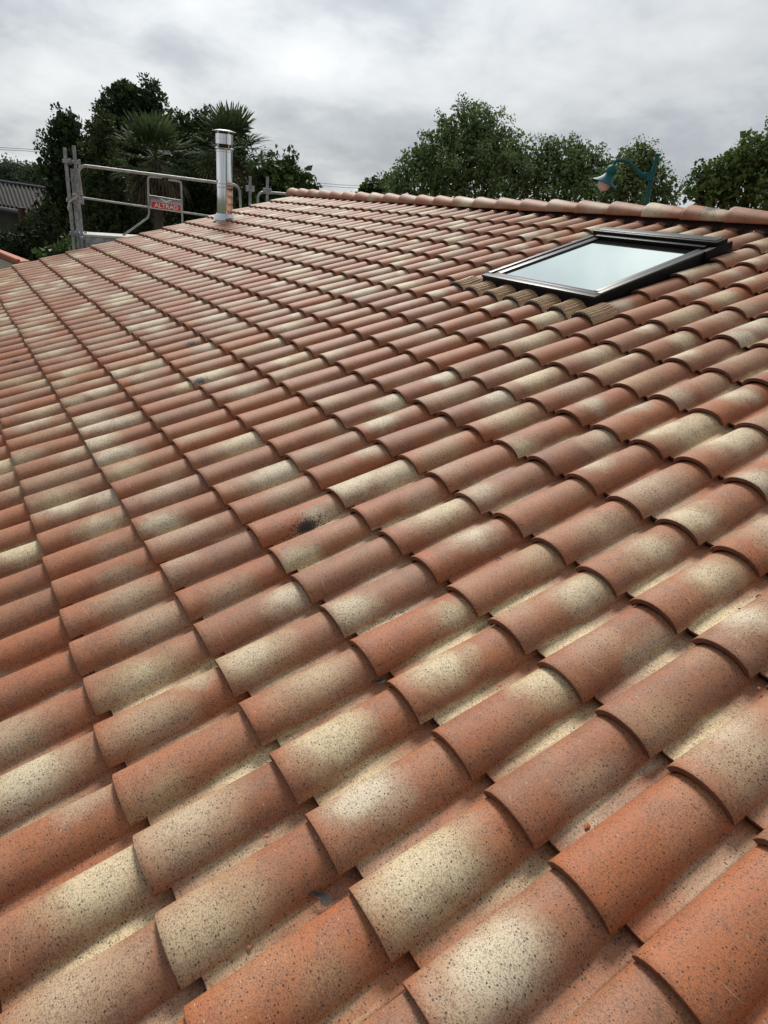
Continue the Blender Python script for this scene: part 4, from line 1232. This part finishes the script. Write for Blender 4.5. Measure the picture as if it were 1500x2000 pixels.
# fan palms
def fan_palm(name, top, D, s, lab, nfr=34, dead=22, seed=3, lean=0.0):
    rg = np.random.default_rng(seed)
    T0 = PT(top[0], top[1], D)
    root = thing(name, (T0[0], T0[1], GROUND), lab, 'palm tree')
    b = MB(); b.tube([(T0[0], T0[1], GROUND), (T0[0] + .05, T0[1], (GROUND + T0[2]) / 2), tuple(T0)], [.17 * s, .15 * s, .14 * s], 12)
    for k in range(60):
        a = rg.uniform(0, 6.28); z = rg.uniform(T0[2] - 2.5, T0[2]); d = np.array([math.cos(a), math.sin(a), 0])
        b.tube([np.array([T0[0], T0[1], z]) + d * .12 * s, np.array([T0[0], T0[1], z + .1]) + d * .24 * s], [.03, .01], 4)
    b.build('trunk', M_BARK, root)

    def frond(a, el, pet, bl, V, F, Tn, tone, droop):
        d0 = np.array([math.cos(a) * math.cos(el), math.sin(a) * math.cos(el), math.sin(el)])
        p0 = T0 + np.array([0, 0, .02]); p1 = p0 + d0 * pet * .5; p2 = p0 + d0 * pet + np.array([0, 0, -.12 * pet * droop])
        sd_ = np.cross(d0, (0, 0, 1.0)); sd_ /= np.linalg.norm(sd_); un = np.cross(sd_, d0)
        # petiole
        w = .012
        n0 = len(V)
        for p in (p0, p1, p2): V += [p - sd_ * w, p + sd_ * w]
        F += [(n0, n0 + 1, n0 + 3, n0 + 2), (n0 + 2, n0 + 3, n0 + 5, n0 + 4)]; Tn += [tone] * 6
        nb = 20
        for q in range(nb):
            ph = (q / (nb - 1) - .5) * math.radians(230)
            dr = d0 * math.cos(ph) + sd_ * math.sin(ph)
            dr = dr + un * (0.22 * abs(math.sin(ph)) + rg.normal(0, .06)); dr /= np.linalg.norm(dr)
            L = bl * (0.72 + .28 * math.cos(ph * .75)) * rg.uniform(.9, 1.08)
            bw = .030 * bl / .8
            pr = np.cross(dr, un); pr /= np.linalg.norm(pr) + 1e-9
            a0 = p2; a1 = p2 + dr * L * .55; dd = droop * rg.uniform(.4, 1.5)
            a2 = p2 + dr * L * .85 + np.array([0, 0, -.06 * dd * L]); a3 = p2 + dr * L + np.array([0, 0, -.22 * dd * L])
            n0 = len(V)
            V += [a0, a1 - pr * bw, a1 + pr * bw, a2 - pr * bw * .7, a2 + pr * bw * .7, a3]
            F += [(n0, n0 + 2, n0 + 1, n0 + 1), (n0 + 1, n0 + 2, n0 + 4, n0 + 3), (n0 + 3, n0 + 4, n0 + 5, n0 + 5)]
            Tn += [min(1, max(0, tone + rg.normal(0, .15)))] * 6
    def fin(V, F, Tn, nm, mat):
        tri = np.array([f[:3] if f[2] != f[3] or False else f[:3] for f in F if f[2] == f[3]])
        quad = np.array([f for f in F if f[2] != f[3]])
        mkobj(nm, np_mesh(nm, np.array(V), [quad, tri], False, {'leaf_tone': np.array(Tn)}), mat, root)
    V, F, Tn = [], [], []
    for k in range(nfr):
        t = k / (nfr - 1); el = math.radians(82 - 105 * t ** 0.85) + rg.normal(0, .08)
        frond(k * 2.399 + rg.normal(0, .2), el, (.55 + .30 * t) * s, (.78 + .1 * rg.random()) * s, V, F, Tn, .30 + .45 * t * rg.random() + .1, .12 + 0.75 * t ** 1.5)
    fin(V, F, Tn, 'crown', L_PALM)
    V, F, Tn = [], [], []
    for k in range(dead):
        el = math.radians(rg.uniform(-72, -28))
        frond(k * 2.399 + 1, el, .62 * s, .62 * s, V, F, Tn, rg.random(), 1.9)
    fin(V, F, Tn, 'dead_skirt', L_PALMDEAD)
    return root


fan_palm('fan_palm', (304, 312), 16.5, 0.70, 'fan palm with a brown skirt of dead fronds behind the red and grey banner', 36, 34, 3)
fan_palm('fan_palm', (448, 292), 18.0, 0.72, 'fan palm standing directly behind the stainless steel flue', 34, 10, 5)

# ------------------------------------------------------------------ barn, low neighbour, far wood, cables
def slab3(mb, A, B, C_, D_, th):
    """quad A B C D given thickness th downwards"""
    q = [np.array(p, float) for p in (A, B, C_, D_)]
    lo = [p - np.array([0, 0, th]) for p in q]
    mb.add(q + lo, [(0, 1, 2, 3), (7, 6, 5, 4), (0, 4, 5, 1), (1, 5, 6, 2), (2, 6, 7, 3), (3, 7, 4, 0)])


rl, rr = PT(-160, 333, 31), PT(125, 376, 25.5)
el, er = PT(-143, 373, 28), PT(141, 421, 22.5)
barn_c = (rl + rr + el + er) / 4
barn = thing('barn', (barn_c[0], barn_c[1], GROUND), 'old barn with a weathered corrugated grey roof and shaded block wall at the left edge', 'barn')
b = MB()
ncor = int(np.linalg.norm(rr - rl) / 0.19); V = []
nx = ncor * 8
for t in np.linspace(0, 1, 12):
    for k in range(nx + 1):
        s_ = k / nx
        p = (rl * (1 - s_) + rr * s_) * (1 - t) + (el * (1 - s_) + er * s_) * t
        z = 0.04 * math.sin(s_ * ncor * 2 * math.pi) + .012 * math.floor(t * 3.99) * -1
        V.append(p + np.array([0, 0, z]))
b.add(V, [(r * (nx + 1) + k + 1, r * (nx + 1) + k, (r + 1) * (nx + 1) + k, (r + 1) * (nx + 1) + k + 1) for r in range(11) for k in range(nx)], True)
away = np.array([-(rr - rl)[1], (rr - rl)[0], 0]); away /= np.linalg.norm(away)
if np.dot(away[:2], (barn_c - CW)[:2]) < 0: away = -away
bl_, br_ = el + away * 2 * np.linalg.norm((rl - el)[:2]), er + away * 2 * np.linalg.norm((rr - er)[:2])
slab3(b, rl, rr, br_, bl_, .05)
b.build('roof', M_FIBRO, barn)
b = MB(); b.tube([rl + (0, 0, .06), rr + (0, 0, .06)], .035, 10); b.build('ridge_cap', M_GUTTER, barn)
b = MB()
wl, wr_ = el + away * .35, er + away * .35
bw_, bx_ = bl_ - away * .35, br_ - away * .35
for P_, Q_ in ((wl, wr_), (wr_, bx_), (bx_, bw_), (bw_, wl)):
    P_ = np.array(P_); Q_ = np.array(Q_)
    zt = min(P_[2], Q_[2]) - .12
    d = Q_ - P_; d[2] = 0; L = np.linalg.norm(d); d /= L; nn = np.cross(d, (0, 0, 1.0))
    c = (P_ + Q_) / 2
    b.box((c[0], c[1], (GROUND + zt) / 2), (L, .2, zt - GROUND), [d, nn, (0, 0, 1)])
b.build('wall', M_BARNWALL, barn)
b = MB()
g1, g2 = el - away * .06 + (0, 0, -.14), er - away * .06 + (0, 0, -.14)
b.tube([g1, g2], .065, 10)
b.build('gutter', M_GUTTER, barn)
b = MB()
dp = PT(41, 405, 23.6)
b.tube([dp, (dp[0], dp[1], GROUND)], .10, 10)
b.build('downpipe', M_RUST, barn)

# low neighbouring roof at the bottom-left of the trees
na, nb_ = PT(-60, 470, 15.0), PT(36, 511, 13.2)
nc_, nd_ = PT(58, 509, 14.6), PT(-30, 476, 16.8)
low = thing('low_outbuilding', ((na + nb_ + nc_ + nd_) / 4 * (1, 1, 0) + (0, 0, GROUND)), 'low outbuilding with an orange tiled verge and cream wall, lower left behind the roof', 'outbuilding')
b = MB(); slab3(b, na, nd_, nc_, nb_, .06); b.build('roof', M_ORANGE, low)
b = MB(); b.tube([na + (0, 0, .01), nb_ + (0, 0, .01)], .03, 12); b.build('verge', M_ORANGE, low)
b = MB()
ins = .06
wa, wb = na * (1 - ins) + nc_ * ins, nb_ * (1 - ins) + nd_ * ins
V = [(p[0], p[1], z) for p, z in ((wa, wa[2] - .08), (wb, wb[2] - .08), (wb, GROUND), (wa, GROUND))]
W2 = [(p[0], p[1], z) for p, z in ((nd_, nd_[2] - .08), (nc_, nc_[2] - .08), (nc_, GROUND), (nd_, GROUND))]
b.add(V + W2, [(0, 3, 2, 1), (4, 5, 6, 7), (0, 1, 5, 4), (1, 2, 6, 5), (3, 0, 4, 7), (2, 3, 7, 6)])
b.build('wall', M_PLASTER, low)

# hill with the far wood
hc = []
b = MB()
V = []; NA, NR = 50, 8
for k in range(NA + 1):
    az = math.radians(50 + 70 * k / NA)
    for r in range(NR + 1):
        D = 110 + 25 * r
        h = 0.2 + 2.5 * math.sin(math.pi * min(1, r / 5.0) * .5) * (0.8 + .3 * math.sin(az * 9))
        V.append((CW[0] - math.sin(az) * D, CW[1] + math.cos(az) * D, GROUND - .3 + h * (1 if r > 0 else 0)))
b.add(V, [(k * (NR + 1) + r, k * (NR + 1) + r + 1, (k + 1) * (NR + 1) + r + 1, (k + 1) * (NR + 1) + r) for k in range(NA) for r in range(NR)], True)
tag(b.build('hill', M_GROUND), kind='structure')
blobs = []
for k in range(330):
    az = math.radians(RNG.uniform(55, 112)); D = RNG.uniform(118, 190)
    R = RNG.uniform(2.2, 3.8)
    zt = 1.75 - R + (D - 118) * .010 + RNG.uniform(0, .8)
    blobs.append(((CW[0] - math.sin(az) * D, CW[1] + math.cos(az) * D, zt), R))
p = PT(70, 340, 117); blobs.append((p, 1.1)); p = PT(14, 338, 117); blobs.append((p, 1.0))
V, F, T = crown(blobs, .42, dens=1.2, leaves=7, clump=.3, inner=.4)
o = mkobj('far_wood', np_mesh('far_wood', V, F, False, {'leaf_tone': T}), L_FOREST)
tag(o, 'far wooded hillside above the grey barn roof', 'wood', kind='stuff')

# overhead cables, strung far behind the trees
for k, (pts, lab) in enumerate(((((-60, 283), (0, 288), (105, 296), (330, 322), (620, 357), (725, 363), (860, 366)), 'upper of two thin overhead cables crossing the sky behind the trees'),
                                (((-60, 287), (0, 292), (105, 299.5), (330, 326), (620, 361.5), (725, 368), (860, 372)), 'lower of two thin overhead cables crossing the sky behind the trees'))):
    b = MB(); b.tube(spline([PT(x, y, 42) for x, y in pts], 6), .011, 6)
    tag(b.build('overhead_cable', M_CABLE), lab, 'cable', 'overhead cables')
